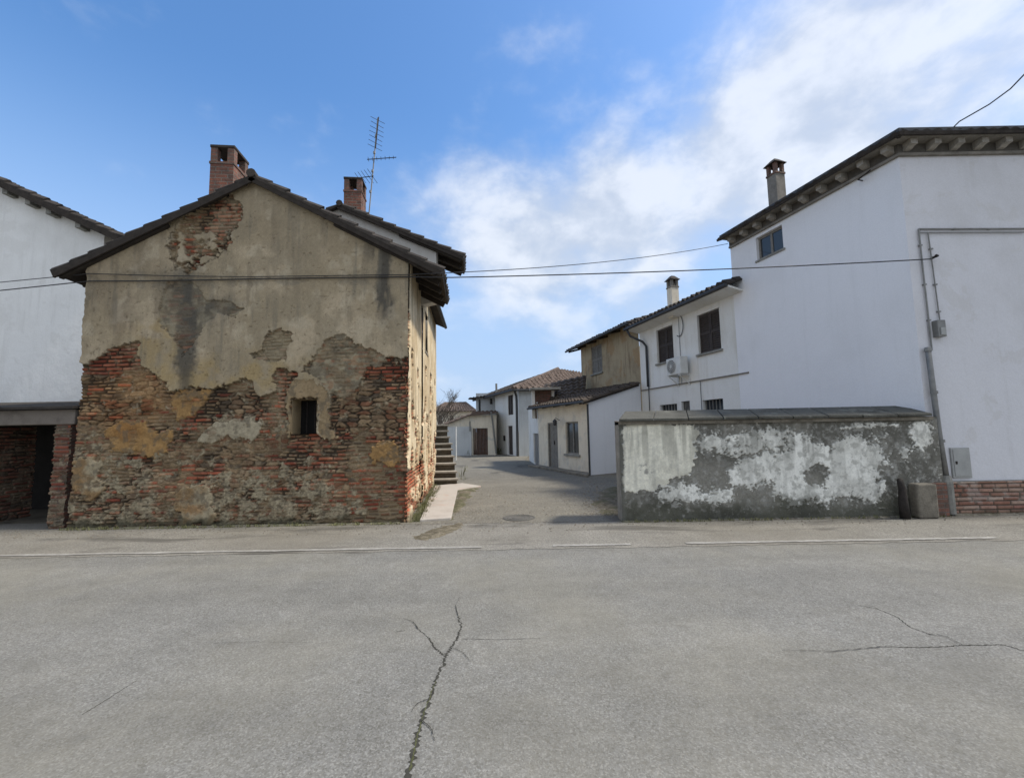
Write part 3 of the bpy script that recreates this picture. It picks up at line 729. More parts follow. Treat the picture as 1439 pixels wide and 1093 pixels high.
keep = (zc_ < np.where(sc_ < 3.1, 5.1, zlow+.08)) & ~((sc_ > wop[0]) & (sc_ < wop[1]) & (zc_ > wop[2]) & (zc_ < wop[3]))
grid_obj('wall', P, c, M['facade'], rear, keep)
shutters(rear, (K1.x, K1.y), DS, NS, wop, M['shutter'], depth=.03, sill=M['stone'])
# gable strip standing above the lower roof
b = MB(); gx = at_y(613, 360, Y2).x
zg = lambda x: (A2.z+(x-A2.x)*(E2.z-A2.z)/(E2.x-A2.x) if x > A2.x else A2.z-(A2.x-x)*(A2.z-EL2.z)/(A2.x-EL2.x))-.06
xl2 = EL2.x+.6
b.prism([(xl2, Y2, 3.5), (gx, Y2, 4.6), (gx, Y2, zg(gx)), (A2.x, Y2, zg(A2.x)), (xl2, Y2, zg(xl2))], (0, .25, 0))
b.build('gable', M['gable'], rear)
b = MB()
def bk(p, L): return Vector((p.x+DS.x*L/DS.y, p.y+L, p.z))
coppi(b, E2, bk(E2, 1.15), bk(A2, 1.15), A2, seed=8, tw=.19); coppi(b, bk(EL2, 4), EL2, A2, bk(A2, 4), seed=9, tw=.19)
rroof = b.build('roof', M['tile'], rear)
dn = (E2-A2).normalized(); upn = Vector((-dn.z, 0, dn.x))
for k in range(3):
    b = MB(); b.beam(bk(A2.lerp(E2, .5), .08+k*.48)-upn*.125, bk(E2, .08+k*.48)-upn*.125-dn*.05, .08, .10); b.build('rafter', M['wood'], rroof)
b = MB(); b.beam(A2-upn*.10+Vector((0,.02,0)), E2-upn*.10+Vector((0,.02,0)), .03, .09); b.build('verge_board', M['wood'], rroof)
b = MB(); b.tube([A2+Vector((0,-.02,-.02)), bk(A2, 1.15)+Vector((0,0,-.02))], .075, 10); b.build('ridge_tile', M['tile'], rroof)
# lower roof along the lane
b = MB(); La = at_y(613.5, 424, 11.15); Lb = at_y(625.5, 457, 13.9)
Lb.z = La.z = (La.z+Lb.z)/2
ri = Vector((-2.9, 1.25, 0)); nb = Vector((-NS.x, -NS.y, 0))*2.9+Vector((0,0,1.25))
coppi(b, La, Lb, Lb+nb, La+nb, seed=12, tw=.19)
lr = b.build('lower_roof', M['tile'], rear)
b = MB(); b.tube([La+Vector((.02,0,-.05)), Lb+Vector((.02,0,-.05))], .05, 8); b.build('gutter', M['dark_metal'], lr)
b = MB(); b.obox((K1.x, K1.y), DS, NS, SL-.02, SL+.2, -4.2, -.03, 0, zlow+.5); b.obox((K1.x, K1.y), DS, NS, SPLIT+.3, SL, -4.3, -4.1, 0, 4.6); b.build('back_wall', M['cream'], rear)
c2 = at_y(491.5, 290, 10.9); zt2 = at_y(496, 247, 10.7).z
chimney(rear, (c2.x+.1, 11.0), Vector((DS.y, -DS.x)), .44, .48, 5.6, zt2, M['brick'], M['brick_grimy'], cap_h=.34)

# ------------------------------------------------------------------ antenna on that roof
an0 = at_y(518, 296, 10.9); an1 = at_y(531, 166, 10.9)
ant = thing('television_antenna', 'thin rooftop television antenna with yagi elements beside the second brick chimney', 'antenna', an0)
b = MB(); b.tube([an0-Vector((0,0,.25)), an1], .016, 7)
for f in (.2, .42, .62, .8): q = an0.lerp(an1, f); b.tube([q-Vector((0,0,.03)), q+Vector((0,0,.03))], .03, 7)
b.build('mast', M['metal'], ant)
def yagi(c, d, L, n, el, tilt=0):
    b = MB(); d = Vector(d).normalized(); s = d.cross(Vector((0,0,1))).normalized()
    b.tube([c-d*L*.35, c+d*L*.65], .011, 6)
    for i in range(n):
        q = c-d*L*.35+d*L*(i+.3)/n; e = el*(1-.35*i/n); b.tube([q-s*e/2+Vector((0,0,tilt*e/2)), q+s*e/2-Vector((0,0,tilt*e/2))], .006, 5)
    return b
m = an0.lerp(an1, .93)
b = MB()
for k in range(7):
    q = an0.lerp(an1, .68+.05*k); w = .34-.02*(k % 3)
    b.tube([q+Vector((-w/2, -.06, .05)), q+Vector((w/2, .06, -.07))], .006, 5)
b.tube([an0.lerp(an1, .66)+Vector((.03,-.03,0)), an1+Vector((.03,-.03,0))], .013, 6)
b.build('upper_array', M['iron'], ant)
yagi(an0.lerp(an1, .53)+Vector((.1,0,.06)), (.9,.25,.22), .75, 7, .36, .3).build('middle_array', M['iron'], ant)
yagi(an0.lerp(an1, .36)+Vector((-.12,0,0)), (-.95,.2,.02), .5, 5, .5, .2).build('lower_array', M['iron'], ant)

# ================================================================== far left white house
YW = 10.6
white_left = thing('white_house', 'plain white house at the left edge partly hidden by the brick ruin', 'house', (-14, YW, 0))
wa = at_y(-120, 196, YW-.3); wb = at_y(172, 331, YW-.3)
wr = at_y(142, 400, YW).x
zw = lambda x: wa.z+(x-wa.x)*(wb.z-wa.z)/(wb.x-wa.x)-.14
b = MB(); b.prism([(-22, YW, 0), (wr, YW, 0), (wr, YW, zw(wr)), (wa.x, YW, zw(wa.x)), (-22, YW, zw(wa.x)-2.2)], (0, .3, 0))
b.prism([(wr-.3, YW+.3, 0), (wr, YW+.3, 0), (wr, YW+.3, zw(wr)), (wr-.3, YW+.3, zw(wr)+.1)], (0, 6, 0)); b.build('wall', M['white'], white_left)
b = MB(); bw = Vector((0, 7, 0)); coppi(b, wb, wb+bw, wa+bw, wa, seed=21, tw=.2); wl2 = Vector((2*wa.x-wb.x, wb.y, wb.z)); coppi(b, wl2+bw, wl2, wa, wa+bw, seed=22, tw=.2)
wroof = b.build('roof', M['tile'], white_left)
dn = (wb-wa).normalized(); upn = Vector((-dn.z, 0, dn.x))
b = MB(); b.beam(wa-upn*.12+Vector((0,.02,0)), wb-upn*.12+Vector((0,.02,0)), .05, .13); b.build('verge_board', M['wood'], wroof)
for f in (.45, .56, .66, .80):
    q = wa.lerp(wb, f)-upn*.22; b = MB(); b.beam(q+Vector((0,.05,0)), q+Vector((0,.6,0)), .13, .13); b.build('purlin', M['concrete'], wroof)

# ================================================================== open brick shed at the far left
shed = thing('brick_shed', 'low open brick shed with a dark doorway left of the ruined house', 'shed', (-9.6, 8.6, 0))
zl0, zl1 = at_y(50, 597, 8.05).z, at_y(50, 576, 8.05).z
pa, pb = at_y(69, 700, 8.05).x, at_y(92, 700, 8.05).x
rx = at_y(110, 570, 8.05).x
xs = np.linspace(pa, pb, 40); zz2 = np.linspace(0, zl0, 150); S, Z = np.meshgrid(xs, zz2)
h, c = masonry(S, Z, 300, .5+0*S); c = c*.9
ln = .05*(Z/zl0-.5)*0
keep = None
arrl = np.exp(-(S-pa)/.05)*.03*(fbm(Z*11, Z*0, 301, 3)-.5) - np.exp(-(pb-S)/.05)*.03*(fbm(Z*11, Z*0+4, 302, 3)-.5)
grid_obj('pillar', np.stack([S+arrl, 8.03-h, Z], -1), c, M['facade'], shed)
b = MB(); b.box(pa+.02, pb-.02, 8.07, 8.42, 0, zl0); b.build('pillar_core', M['brick_grimy'], shed)
b = MB(); b.box(-13.5, rx-.03, 8.03, 8.3, zl0+.002, zl1); b.build('lintel', M['lintel'], shed, bevel=.012)
b = MB(); b.hexa([(-13.6,7.93,zl1+.004),(rx+.02,7.93,zl1+.004),(rx+.02,10.5,zl1+.3),(-13.6,10.5,zl1+.3),(-13.6,7.93,zl1+.05),(rx+.02,7.93,zl1+.05),(rx+.02,10.5,zl1+.35),(-13.6,10.5,zl1+.35)])
b.build('roof', M['tile'], shed)
# inner wall running back into the dark
ia = Vector((at_y(-45, 740, 8.25).x, 8.25)); ib = Vector((at_y(47, 690, 9.35).x, 9.35)); idr = (ib-ia); iL = idr.length; idr.normalize(); inn = Vector((idr.y, -idr.x))
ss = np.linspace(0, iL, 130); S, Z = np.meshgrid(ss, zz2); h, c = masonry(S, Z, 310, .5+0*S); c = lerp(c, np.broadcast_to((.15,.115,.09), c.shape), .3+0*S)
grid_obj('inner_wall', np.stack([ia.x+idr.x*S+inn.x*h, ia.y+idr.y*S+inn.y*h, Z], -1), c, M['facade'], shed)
b = MB(); b.box(-13.5, rx-.05, 10.35, 10.5, 0, zl1+.2); b.box(rx-.12, rx-.04, 8.4, 10.3, 0, zl1); b.box(-13.5, -13.3, 8.05, 10.3, 0, zl1); b.build('back_wall', M['unlit'], shed)
# ================================================================== RIGHT: big white house on the corner
YR = 7.92
K0 = at_y(1300.4, 578.6, YR); K0.z = 0
DL = dir_vp(553); NL = Vector((-DL.y, DL.x))        # along the lane away from us; outward = towards the lane
if NL.x > 0: NL = -NL
DX, NF = Vector((1, 0)), Vector((0, -1))
lane_p = (K0.x, K0.y)
def S_of(q): return (q.x-K0.x)*DL.x+(q.y-K0.y)*DL.y
zc = at_y(1262, 221, YR).z                          # underside of the cornice
s_seam = S_of(on_plane(1047, 430, lane_p, DL)); s_end = S_of(on_plane(1027, 360, lane_p, DL))
house = thing('corner_house', 'tall white house on the right corner with bracketed cornice and brick base', 'house', (K0.x+3, K0.y+2.5, 0))
wop = rect_on(lane_p, DL, 1063, 331, 1100, 318.5, 366, 350.5)
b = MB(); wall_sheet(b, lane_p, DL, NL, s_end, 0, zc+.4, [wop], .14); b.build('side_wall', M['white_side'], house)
XE = 17.0
b = MB(); wall_sheet(b, (K0.x, YR), DX, NF, XE-K0.x, .5, zc+.4)
q = K0 + Vector((DL.x, DL.y, 0))*s_end
b.quad((q.x, q.y, 0), (XE, q.y, 0), (XE, q.y, zc+.4), (q.x, q.y, zc+.4)); b.quad((XE, YR, 0), (XE, q.y, 0), (XE, q.y, zc+.4), (XE, YR, zc+.4))
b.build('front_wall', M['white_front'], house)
# brick base, in relief
zpl = at_y(1390, 676, YR-.04).z
xs = np.linspace(K0.x+.07, 10.8, 330); zs2 = np.linspace(0, zpl, 70); S, Z = np.meshgrid(xs, zs2)
r1, r2, r3, e = bricks(S, Z, .25, .074, 400, .1, .008, .011)
c = pick([(.31,.175,.125),(.27,.14,.10),(.35,.22,.16),(.24,.125,.095),(.33,.20,.15),(.37,.26,.20)], r2)*(.8+.4*r3)[..., None]*(.75+.5*fbm(S*16, Z*20, 402, 3))[..., None]
c = lerp(np.broadcast_to((.12,.095,.075), c.shape), c, e); c = lerp(c, (.45,.41,.36), .4*sst(.55,.7,fbm(S*4,Z*7,403,4)))
c = lerp(c, (.10,.09,.06), .7*sst(.1,.0,Z+.15*(fbm(S*4,Z*5,404,3)-.5)))
hh = -.018*(1-e)-.006*r3
P = np.stack([S, YR-.05-hh, Z], -1); P[-1,:,1] = YR
grid_obj('plinth', P, c, M['facade'], house)
b = MB(); b.box(10.8, XE, YR-.05, YR+.02, 0, zpl); b.box(K0.x+.05, 10.8, YR-.03, YR+.02, zpl-.01, zpl+.012); b.build('plinth_top', M['concrete'], house)
# window of the side wall
b = MB(); s0, s1, z0, z1 = wop; f = .055
for (a, e_, g, h_) in ((s0,s0+f,z0,z1),(s1-f,s1,z0,z1),(s0+f,s1-f,z0,z0+f),(s0+f,s1-f,z1-f,z1),((s0+s1)/2-.03,(s0+s1)/2+.03,z0+f,z1-f)): b.obox(lane_p, DL, NL, a, e_, -.13, -.08, g, h_)
w_ = b.build('window', M['shutter_grey'], house)
b = MB(); b.obox(lane_p, DL, NL, s0+f, s1-f, -.115, -.10, z0+f, z1-f); b.build('pane', M['glass'], w_)
b = MB(); b.obox(lane_p, DL, NL, s0-.05, s1+.05, -.13, .03, z0-.05, z0-.003); b.build('sill', M['concrete'], w_)
# cornice: moulding, brackets, top slab, tiles
OV = .27
def corner_strip(t0, t1, za, zb):
    """a moulding that turns the corner, from t0 to t1 out of the wall"""
    m = MB()
    def off(t):   # corner point at offset t from both walls
        # front line y = YR - t ; side line through K0 + NL*t along DL
        a = Vector((K0.x+NL.x*t, K0.y+NL.y*t)); k = (YR-t-a.y)/DL.y; return Vector((a.x+DL.x*k, YR-t))
    def sidep(t): return Vector((K0.x+DL.x*s_end+NL.x*t, K0.y+DL.y*s_end+NL.y*t))
    a0, a1 = off(t0), off(t1); b0, b1 = sidep(t0), sidep(t1)
    m.hexa([(b1.x,b1.y,za),(a1.x,a1.y,za),(a0.x,a0.y,za),(b0.x,b0.y,za),(b1.x,b1.y,zb),(a1.x,a1.y,zb),(a0.x,a0.y,zb),(b0.x,b0.y,zb)])
    m.hexa([(a1.x,a1.y,za),(XE,YR-t1,za),(XE,YR-t0,za),(a0.x,a0.y,za),(a1.x,a1.y,zb),(XE,YR-t1,zb),(XE,YR-t0,zb),(a0.x,a0.y,zb)])
    return m, a1, b1
mm, _, _ = corner_strip(.0, .06, zc, zc+.05); corn = mm.build('cornice', M['cornice'], house)
mm, _, _ = corner_strip(.003, .035, zc+.052, zc+.23); mm.build('frieze', M['frieze'], corn)
mm, ca, cb = corner_strip(.0, OV, zc+.233, zc+.27); mm.build('cornice_slab', M['cornice'], corn)
mm, ga, gb = corner_strip(OV-.02, OV+.08, zc+.273, zc+.345); mm.build('gutter', M['dark_metal'], house)
def bracket(o, d, n, s):
    m = MB(); w = .062
    q = lambda a, t, z: (o[0]+d[0]*a+n[0]*t, o[1]+d[1]*a+n[1]*t, z)
    prof = [(.036, zc+.085), (.10, zc+.10), (.15, zc+.125), (.215, zc+.13), (.215, zc+.229), (.036, zc+.229)]
    p1 = [q(s-w, t, z) for t, z in prof]; m.prism(p1, Vector((d[0], d[1], 0))*(2*w)); return m
ns = int(s_end/.46)
for i in range(ns+1): bracket(lane_p, DL, NL, .10+i*(s_end-.3)/ns).build('bracket', M['bracket'], corn)
for i in range(20): bracket((K0.x, YR), DX, NF, .12+i*.44).build('bracket', M['bracket'], corn)
# hipped roof
ze = zc+.27; e0 = Vector((ga.x, ga.y, ze)); e1 = Vector((XE, ga.y, ze)); e2 = Vector((gb.x, gb.y, ze))+Vector((DL.x, DL.y, 0))*.12
sl = .33
apx = Vector((K0.x+1.9, YR+2.5, ze+sl*2.7)); apx2 = Vector((XE, YR+2.5, ze+sl*2.7)); 
b = MB(); coppi(b, e0, e1, apx2, apx, seed=31, amp=.016, thick=.05, lift=.03); coppi(b, e2, e0, apx, apx+Vector((DL.x*1.6,DL.y*1.6,0)), seed=32, amp=.016, thick=.05, lift=.03)
hr = b.build('roof', M['tile'], house)
b = MB(); b.tube([e0+Vector((.03,.03,.0)), e0.lerp(apx,.5)+Vector((0,0,.0)), apx+Vector((0,0,.0))], .075, 10); b.build('hip_tile', M['tile'], hr)
cc_ = at_y(1092, 275, 11.2); zt = at_y(1090, 226, 11.2).z
chimney(house, (cc_.x, 11.2), Vector((DL.y, -DL.x)), .29, .29, zc+.2, zt-.08, M['cornice'], M['brick_grimy'], cap_h=.3, slope_top=True)
# services on the front
def fy(px, py, o=.03): return at_y(px, py, YR-o)
m = MB(); pA = [fy(1291, 322), fy(1439, 321.5)]; pA.append(Vector((16.5, pA[1].y, pA[1].z+.01)))
m.tube(pA, .016, 6); m.tube([fy(1292.5, 327), fy(1439, 326.5)], .010, 6)
m.tube([fy(1291, 322), fy(1297, 380), fy(1304, 440), fy(1309.5, 492)], .016, 6)
m.tube([fy(1304, 327), fy(1312, 385), fy(1321, 453)], .012, 6); m.build('conduit', M['metal'], house)
m = MB()
for (px, py) in ((1293,345),(1299,400),(1305,450),(1308,350),(1314,400),(1319,438),(1340,322),(1390,322)):
    q = fy(px, py, .02); m = MB(); m.box(q.x-.028, q.x+.028, q.y-.022, q.y+.022, q.z-.012, q.z+.012); m.build('clip', M['metal'], house)
j0, j1 = fy(1310, 451), fy(1326, 474)
m = MB(); m.box(j0.x+.01, j1.x-.02, YR-.12, YR, j1.z, j0.z); jb = m.build('junction_box', M['metal'], house, bevel=.012)
m = MB(); m.box(j0.x+.04, j1.x-.05, YR-.14, YR-.122, j1.z+.03, j1.z+.16); m.build('cover', M['box_grey'], jb)
m = MB(); pt = [fy(1303.5, 488, .08), fy(1311, 545, .08), fy(1320, 612, .08), fy(1330, 672, .08)]
m.tube(pt, .045, 10); dp = m.build('downpipe', M['metal'], house, smooth=True)
for f_ in (.02, .35, .72): q = pt[0].lerp(pt[-1], f_); m = MB(); m.tube([q-Vector((0,0,.025)), q+Vector((0,0,.025))], .056, 10); m.build('collar', M['metal'], dp)
m = MB(); q = pt[-1]; m.tube([q+Vector((0,0,.05)), q-Vector((-.0,0,.05)), Vector((q.x+.015,q.y,.02))], [.06,.085,.075], 10); m.build('shoe', M['concrete'], dp)
a_, c_ = fy(1333, 629, .0), fy(1364, 671, .0)
m = MB(); m.box(a_.x, c_.x, YR-.035, YR, c_.z, a_.z); cab = m.build('meter_cabinet', M['box_grey'], house, bevel=.006)
m = MB(); m.box(a_.x+.03, c_.x-.03, YR-.045, YR-.037, c_.z+.03, a_.z-.03); m.build('door', M['box_grey'], cab, bevel=.004)
m = MB(); m.box(a_.x+.05, a_.x+.08, YR-.055, YR-.047, (a_.z+c_.z)/2-.02, (a_.z+c_.z)/2+.03); m.build('lock', M['iron'], cab)
m = MB(); q = on_plane(1212, 254, lane_p, DL); q2 = Vector((NL.x, NL.y, 0))
m.tube([q, q+q2*.12, q+q2*.12+Vector((DL.x*-.25, DL.y*-.25, .06))], .014, 6); m.build('cable_hook', M['iron'], house)
m = MB(); q = fy(1309, 363, .0); m.tube([q, q+Vector((0,-.12,0)), q+Vector((-.05,-.14,.0))], .022, 7); m.build('insulator', M['iron'], house)

# ================================================================== the white house with shutters next along the lane
s_m1 = S_of(on_plane(899, 500, lane_p, DL))
midh = thing('shuttered_house', 'two storey white house with brown shutters between the tall corner house and the ochre one', 'house', (K0.x+DL.x*(s_seam+s_m1)/2+2, K0.y+DL.y*(s_seam+s_m1)/2, 0))
OM = Vector(lane_p) - NL*0.012
om = (OM.x, OM.y)
w1 = rect_on(om, DL, 923, 463, 946, 457, 511, 506); w2 = rect_on(om, DL, 980.5, 442, 1012, 432.5, 497.5, 491.5)
w3 = rect_on(om, DL, 928, 569, 952, 567, 596, 596); w4 = rect_on(om, DL, 988, 562, 1017, 560, 596, 596); w5 = rect_on(om, DL, 958, 564, 970, 563, 596, 596)
zsof = (on_plane(1046, 400, om, DL).z + on_plane(905, 472, om, DL).z)/2
Lm = s_m1-s_seam
o2 = (om[0]+DL.x*s_seam, om[1]+DL.y*s_seam)
sh = lambda o: (o[0]-s_seam, o[1]-s_seam, o[2], o[3])
ops = [sh(w) for w in (w1, w2, w3, w4, w5)]
b = MB(); wall_sheet(b, o2, DL, NL, Lm, 0, zsof+.1, ops, .13)
b.obox(o2, DL, NL, Lm-.2, Lm, -4.5, -.2, 0, zsof+.1); b.obox(o2, DL, NL, .02, Lm, -4.7, -4.5, 0, zsof+.1); b.build('wall', M['white_old'], midh)
for w in (sh(w1), sh(w2)): shutters(midh, o2, DL, NL, w, M['shutter'], depth=.07, sill=M['concrete'])
for w in (sh(w3), sh(w4), sh(w5)):
    m = MB(); s0, s1, z0, z1 = w
    for k in range(6): m.obox(o2, DL, NL, s0+(s1-s0)*(k+.5)/6-.01, s0+(s1-s0)*(k+.5)/6+.01, -.09, -.07, z0, z1)
    m.obox(o2, DL, NL, s0, s1, -.09, -.07, (z0+z1)/2-.01, (z0+z1)/2+.01)
    w_ = m.build('window', M['shutter_grey'], midh); m = MB(); m.obox(o2, DL, NL, s0, s1, -.125, -.11, z0, z1); m.build('pane', M['glass'], w_)
# string course: a dark cable run / ledge
zst = on_plane(985, 534, om, DL).z
m = MB(); m.obox(o2, DL, NL, .02, Lm-.02, .0, .045, zst-.035, zst+.0); m.build('string_course', M['cornice'], midh)
# roof with cream soffit
def lp(s, t, z): return Vector((o2[0]+DL.x*s+NL.x*t, o2[1]+DL.y*s+NL.y*t, z))
zg_ = on_plane(968, 421, (om[0]+NL.x*.55, om[1]+NL.y*.55), DL).z
ov = .55
b = MB(); coppi(b, lp(Lm+.1, ov, zg_+.02), lp(0.03, ov, zg_+.02), lp(.03, -2.4, zg_+1.0), lp(Lm+.1, -2.4, zg_+1.0), seed=41, tw=.22, amp=.05)
mr = b.build('roof', M['tile'], midh)
m = MB(); m.hexa([tuple(lp(.03,0,zsof)), tuple(lp(Lm+.08,0,zsof)), tuple(lp(Lm+.08,ov-.06,zg_-.10)), tuple(lp(.03,ov-.06,zg_-.10)), tuple(lp(.03,0,zsof+.05)), tuple(lp(Lm+.08,0,zsof+.05)), tuple(lp(Lm+.08,ov-.06,zg_-.05)), tuple(lp(.03,ov-.06,zg_-.05))])
m.build('soffit', M['white_old'], mr)
m = MB(); m.tube([lp(.03, ov+.02, zg_-.06), lp(Lm+.1, ov+.02, zg_-.06)], .06, 8); m.build('gutter', M['dark_metal'], mr)
m = MB(); sd = S_of(on_plane(912, 520, om, DL))-s_seam; zd = on_plane(915, 543, om, DL).z
m.tube([lp(Lm-.05, ov, zg_-.1), lp(Lm-.1, ov*.8, zg_-.35), lp(sd+.15, .12, zsof-.42), lp(sd, .07, zsof-.62), lp(sd, .07, zd)], .045, 8); m.tube([lp(sd, .05, zd), lp(sd, .05, 0)], .016, 6)
m.build('downpipe', M['dark_metal'], midh, smooth=True)
cm = at_y(946, 422, 14.6); zt = at_y(945, 389, 14.6).z
chimney(midh, (cm.x, 14.6), Vector((DL.y, -DL.x)), .27, .27, zg_-.2, zt-.08, M['cream'], M['cornice'], cap_h=.27, slope_top=True)
# cable loop under the eave + thin conduits
m = MB(); qc = on_plane(955, 458, om, DL); sc = S_of(qc)-s_seam; zc2 = qc.z
m.tube([lp(sc-.22*math.sin(a)-.0, .03, zc2+.36*math.cos(a)) for a in [math.pi*k/9-0.1 for k in range(12)]], .012, 5)
m.tube([lp(sc, .03, zc2+.36), lp(sc, .03, zst)], .008, 5); m.tube([lp(sc-.9, .03, zst), lp(sc-.9, .03, .5)], .010, 5); m.build('cable_run', M['cable'], midh)

# ------------------------------------------------------------------ air conditioner on its brackets
qa = on_plane(961, 516, om, DL); sa = S_of(qa)-s_seam
za1 = on_plane(961, 503, om, DL).z; za0 = on_plane(961, 527, om, DL).z
ac = thing('air_conditioner', 'white outdoor air conditioner unit fixed below the eaves between two shuttered windows', 'air conditioner', lp(sa, .2, za0))
hw = .38; hh_ = .56; zb_ = (za0+za1)/2-hh_/2
m = MB(); m.obox(tuple(lp(sa,0,0))[:2], DL, NL, -hw, hw, .12, .40, zb_, zb_+hh_); m.build('casing', M['plastic'], ac, bevel=.02)
m = MB(); ctr = lp(sa+.10, .405, zb_+hh_/2)
u_, v_ = Vector((DL.x, DL.y, 0)), Vector((0, 0, 1)); n_ = Vector((NL.x, NL.y, 0))
m.tube([ctr, ctr+n_*.012], .215, 20); m.build('fan_opening', M['fan'], ac)
m = MB()
for r_ in (.06, .12, .18, .225): m.tube([ctr+n_*.02+(u_*math.cos(a)+v_*math.sin(a))*r_ for a in [2*math.pi*k/18 for k in range(19)]], .006, 4, caps=False)
for k in range(8): a = math.pi*k/8; m.tube([ctr+n_*.022-(u_*math.cos(a)+v_*math.sin(a))*.225, ctr+n_*.022+(u_*math.cos(a)+v_*math.sin(a))*.225], .005, 4)
m.build('fan_guard', M['plastic'], ac)
for s_ in (-.28, .28):
    m = MB(); o_ = tuple(lp(sa+s_,0,0))[:2]; m.obox(o_, DL, NL, -.02, .02, .0, .42, zb_-.045, zb_-.004); m.obox(o_, DL, NL, -.02, .02, .0, .035, zb_-.35, zb_-.048)
    m.tube([Vector((o_[0]+NL.x*.02,o_[1]+NL.y*.02,zb_-.32)), Vector((o_[0]+NL.x*.38,o_[1]+NL.y*.38,zb_-.04))], .015, 6); m.build('bracket', M['plastic'], ac)
# ================================================================== ochre house
och = None
s_o0, s_o1 = s_m1+.01, S_of(on_plane(817, 515, lane_p, DL))
ochre = thing('ochre_house', 'narrow upper storey of streaked ochre plaster rising behind the low white annex', 'house', (K0.x+DL.x*(s_o0+s_o1)/2+1.5, K0.y+DL.y*(s_o0+s_o1)/2, 0))
o3 = (lane_p[0]+DL.x*s_o0, lane_p[1]+DL.y*s_o0); Lo = s_o1-s_o0
zot = on_plane(855, 474, lane_p, DL).z
wo = rect_on(lane_p, DL, 831.5, 488, 846, 482.5, 526, 523); wo = (wo[0]-s_o0, wo[1]-s_o0, wo[2], wo[3])
b = MB(); wall_sheet(b, o3, DL, NL, Lo, 0, zot+.25, [wo], .12); b.obox(o3, DL, NL, Lo-.2, Lo, -3.5, -.2, 0, zot+.25); b.build('wall', M['ochre'], ochre)
shutters(ochre, o3, DL, NL, wo, M['shutter_grey'], depth=.02, sill=M['concrete'])
def lo(s, t, z): return Vector((o3[0]+DL.x*s+NL.x*t, o3[1]+DL.y*s+NL.y*t, z))
zo = on_plane(845, 470, (lane_p[0]+NL.x*.5, lane_p[1]+NL.y*.5), DL).z
b = MB(); coppi(b, lo(Lo+.75, .5, zo), lo(-.12, .5, zo), lo(-.12, -2.6, zo+1.0), lo(Lo+.75, -2.6, zo+1.0), seed=51, tw=.22, amp=.03, thick=.05); oroof = b.build('roof', M['tile'], ochre)
m = MB(); m.tube([lo(-.1, .53, zo-.05), lo(Lo+.75, .53, zo-.05)], .05, 8); m.build('gutter', M['dark_metal'], oroof)
for k in range(6): m = MB(); s_ = .3+k*(Lo+.2)/5; m.beam(lo(s_, -.4, zo+.13), lo(s_, .46, zo-.10), .08, .09); m.build('rafter', M['wood'], oroof)

# ================================================================== low annex: cream front, white end wall
A1 = on_ground(829.5, 667.5); A0 = on_ground(758, 656)
DA = Vector((A0.x-A1.x, A0.y-A1.y)).normalized(); NA = Vector((-DA.y, DA.x)); NA = NA if NA.x < 0 else -NA
La_ = Vector((A0.x-A1.x, A0.y-A1.y)).length
annex = thing('low_annex', 'single storey annex with a cream door and window front and a smooth white end wall', 'house', (A1.x+.8, A1.y+1.5, 0))
a1 = (A1.x, A1.y)
od = rect_on(a1, DA, 770, 594, 784, 593.5, 656.5, 658.5); ow = rect_on(a1, DA, 795, 593, 813, 592, 637.5, 638.5)
zea = (on_plane(828, 564, a1, DA).z+on_plane(760, 575, a1, DA).z)/2
b = MB(); wall_sheet(b, a1, DA, NA, La_, 0, zea, [od, ow], .15); b.build('front_wall', M['cream'], annex)
# end wall running to the shuttered house
JE = Vector((K0.x+DL.x*(s_m1+.02)+NL.x*.02, K0.y+DL.y*(s_m1+.02)+NL.y*.02))
zje = at_y(897, 539, JE.y).z
b = MB(); b.quad((A1.x,A1.y,0), (JE.x,JE.y,0), (JE.x,JE.y,zje), (A1.x,A1.y,zea)); b.build('end_wall', M['white_side'], annex)
m = MB(); m.tube([Vector((A1.x-.02, A1.y-.03, 0)), Vector((A1.x-.02, A1.y-.03, zea-.05))], .035, 8); m.build('downpipe', M['dark_metal'], annex)
# door and window
m = MB(); s0, s1, z0, z1 = od
m.obox(a1, DA, NA, s0, s0+.06, -.12, -.02, z0, z1); m.obox(a1, DA, NA, s1-.06, s1, -.12, -.02, z0, z1); m.obox(a1, DA, NA, s0+.06, s1-.06, -.12, -.02, z1-.06, z1)
dr = m.build('door', M['shutter_grey'], annex); m = MB(); mid = (s0+s1)/2
for (e, f) in ((s0+.065, mid-.006), (mid+.006, s1-.065)):
    m.obox(a1, DA, NA, e, f, -.11, -.08, z0+.02, z1-.065)
    m.obox(a1, DA, NA, e+.04, f-.04, -.08, -.072, z0+.15, z0+.9); m.obox(a1, DA, NA, e+.04, f-.04, -.08, -.072, z0+1.05, z1-.18)
m.build('leaf', M['shutter_grey'], dr); m = MB(); m.obox(a1, DA, NA, mid-.05, mid-.02, -.078, -.04, z0+.95, z0+1.1); m.build('handle', M['iron'], dr)
m = MB(); m.obox(a1, DA, NA, s0-.2, s1+.2, .0, .35, 0, z0); m.build('doorstep', M['stone'], annex)
m = MB(); s0, s1, z0, z1 = ow; f = .06
for (e, g_, i, j) in ((s0,s0+f,z0,z1),(s1-f,s1,z0,z1),(s0+f,s1-f,z0,z0+f),(s0+f,s1-f,z1-f,z1),((s0+s1)/2-.03,(s0+s1)/2+.03,z0+f,z1-f)): m.obox(a1, DA, NA, e, g_, -.12, -.06, i, j)
wn_ = m.build('window', M['shutter_grey'], annex); m = MB(); m.obox(a1, DA, NA, s0+f, s1-f, -.10, -.09, z0+f, z1-f); m.build('pane', M['glass'], wn_)
m = MB(); m.obox(a1, DA, NA, s0+f+.02, s1-f-.02, -.14, -.11, z0+f, z1-f); m.build('curtain', M['white_old'], wn_)
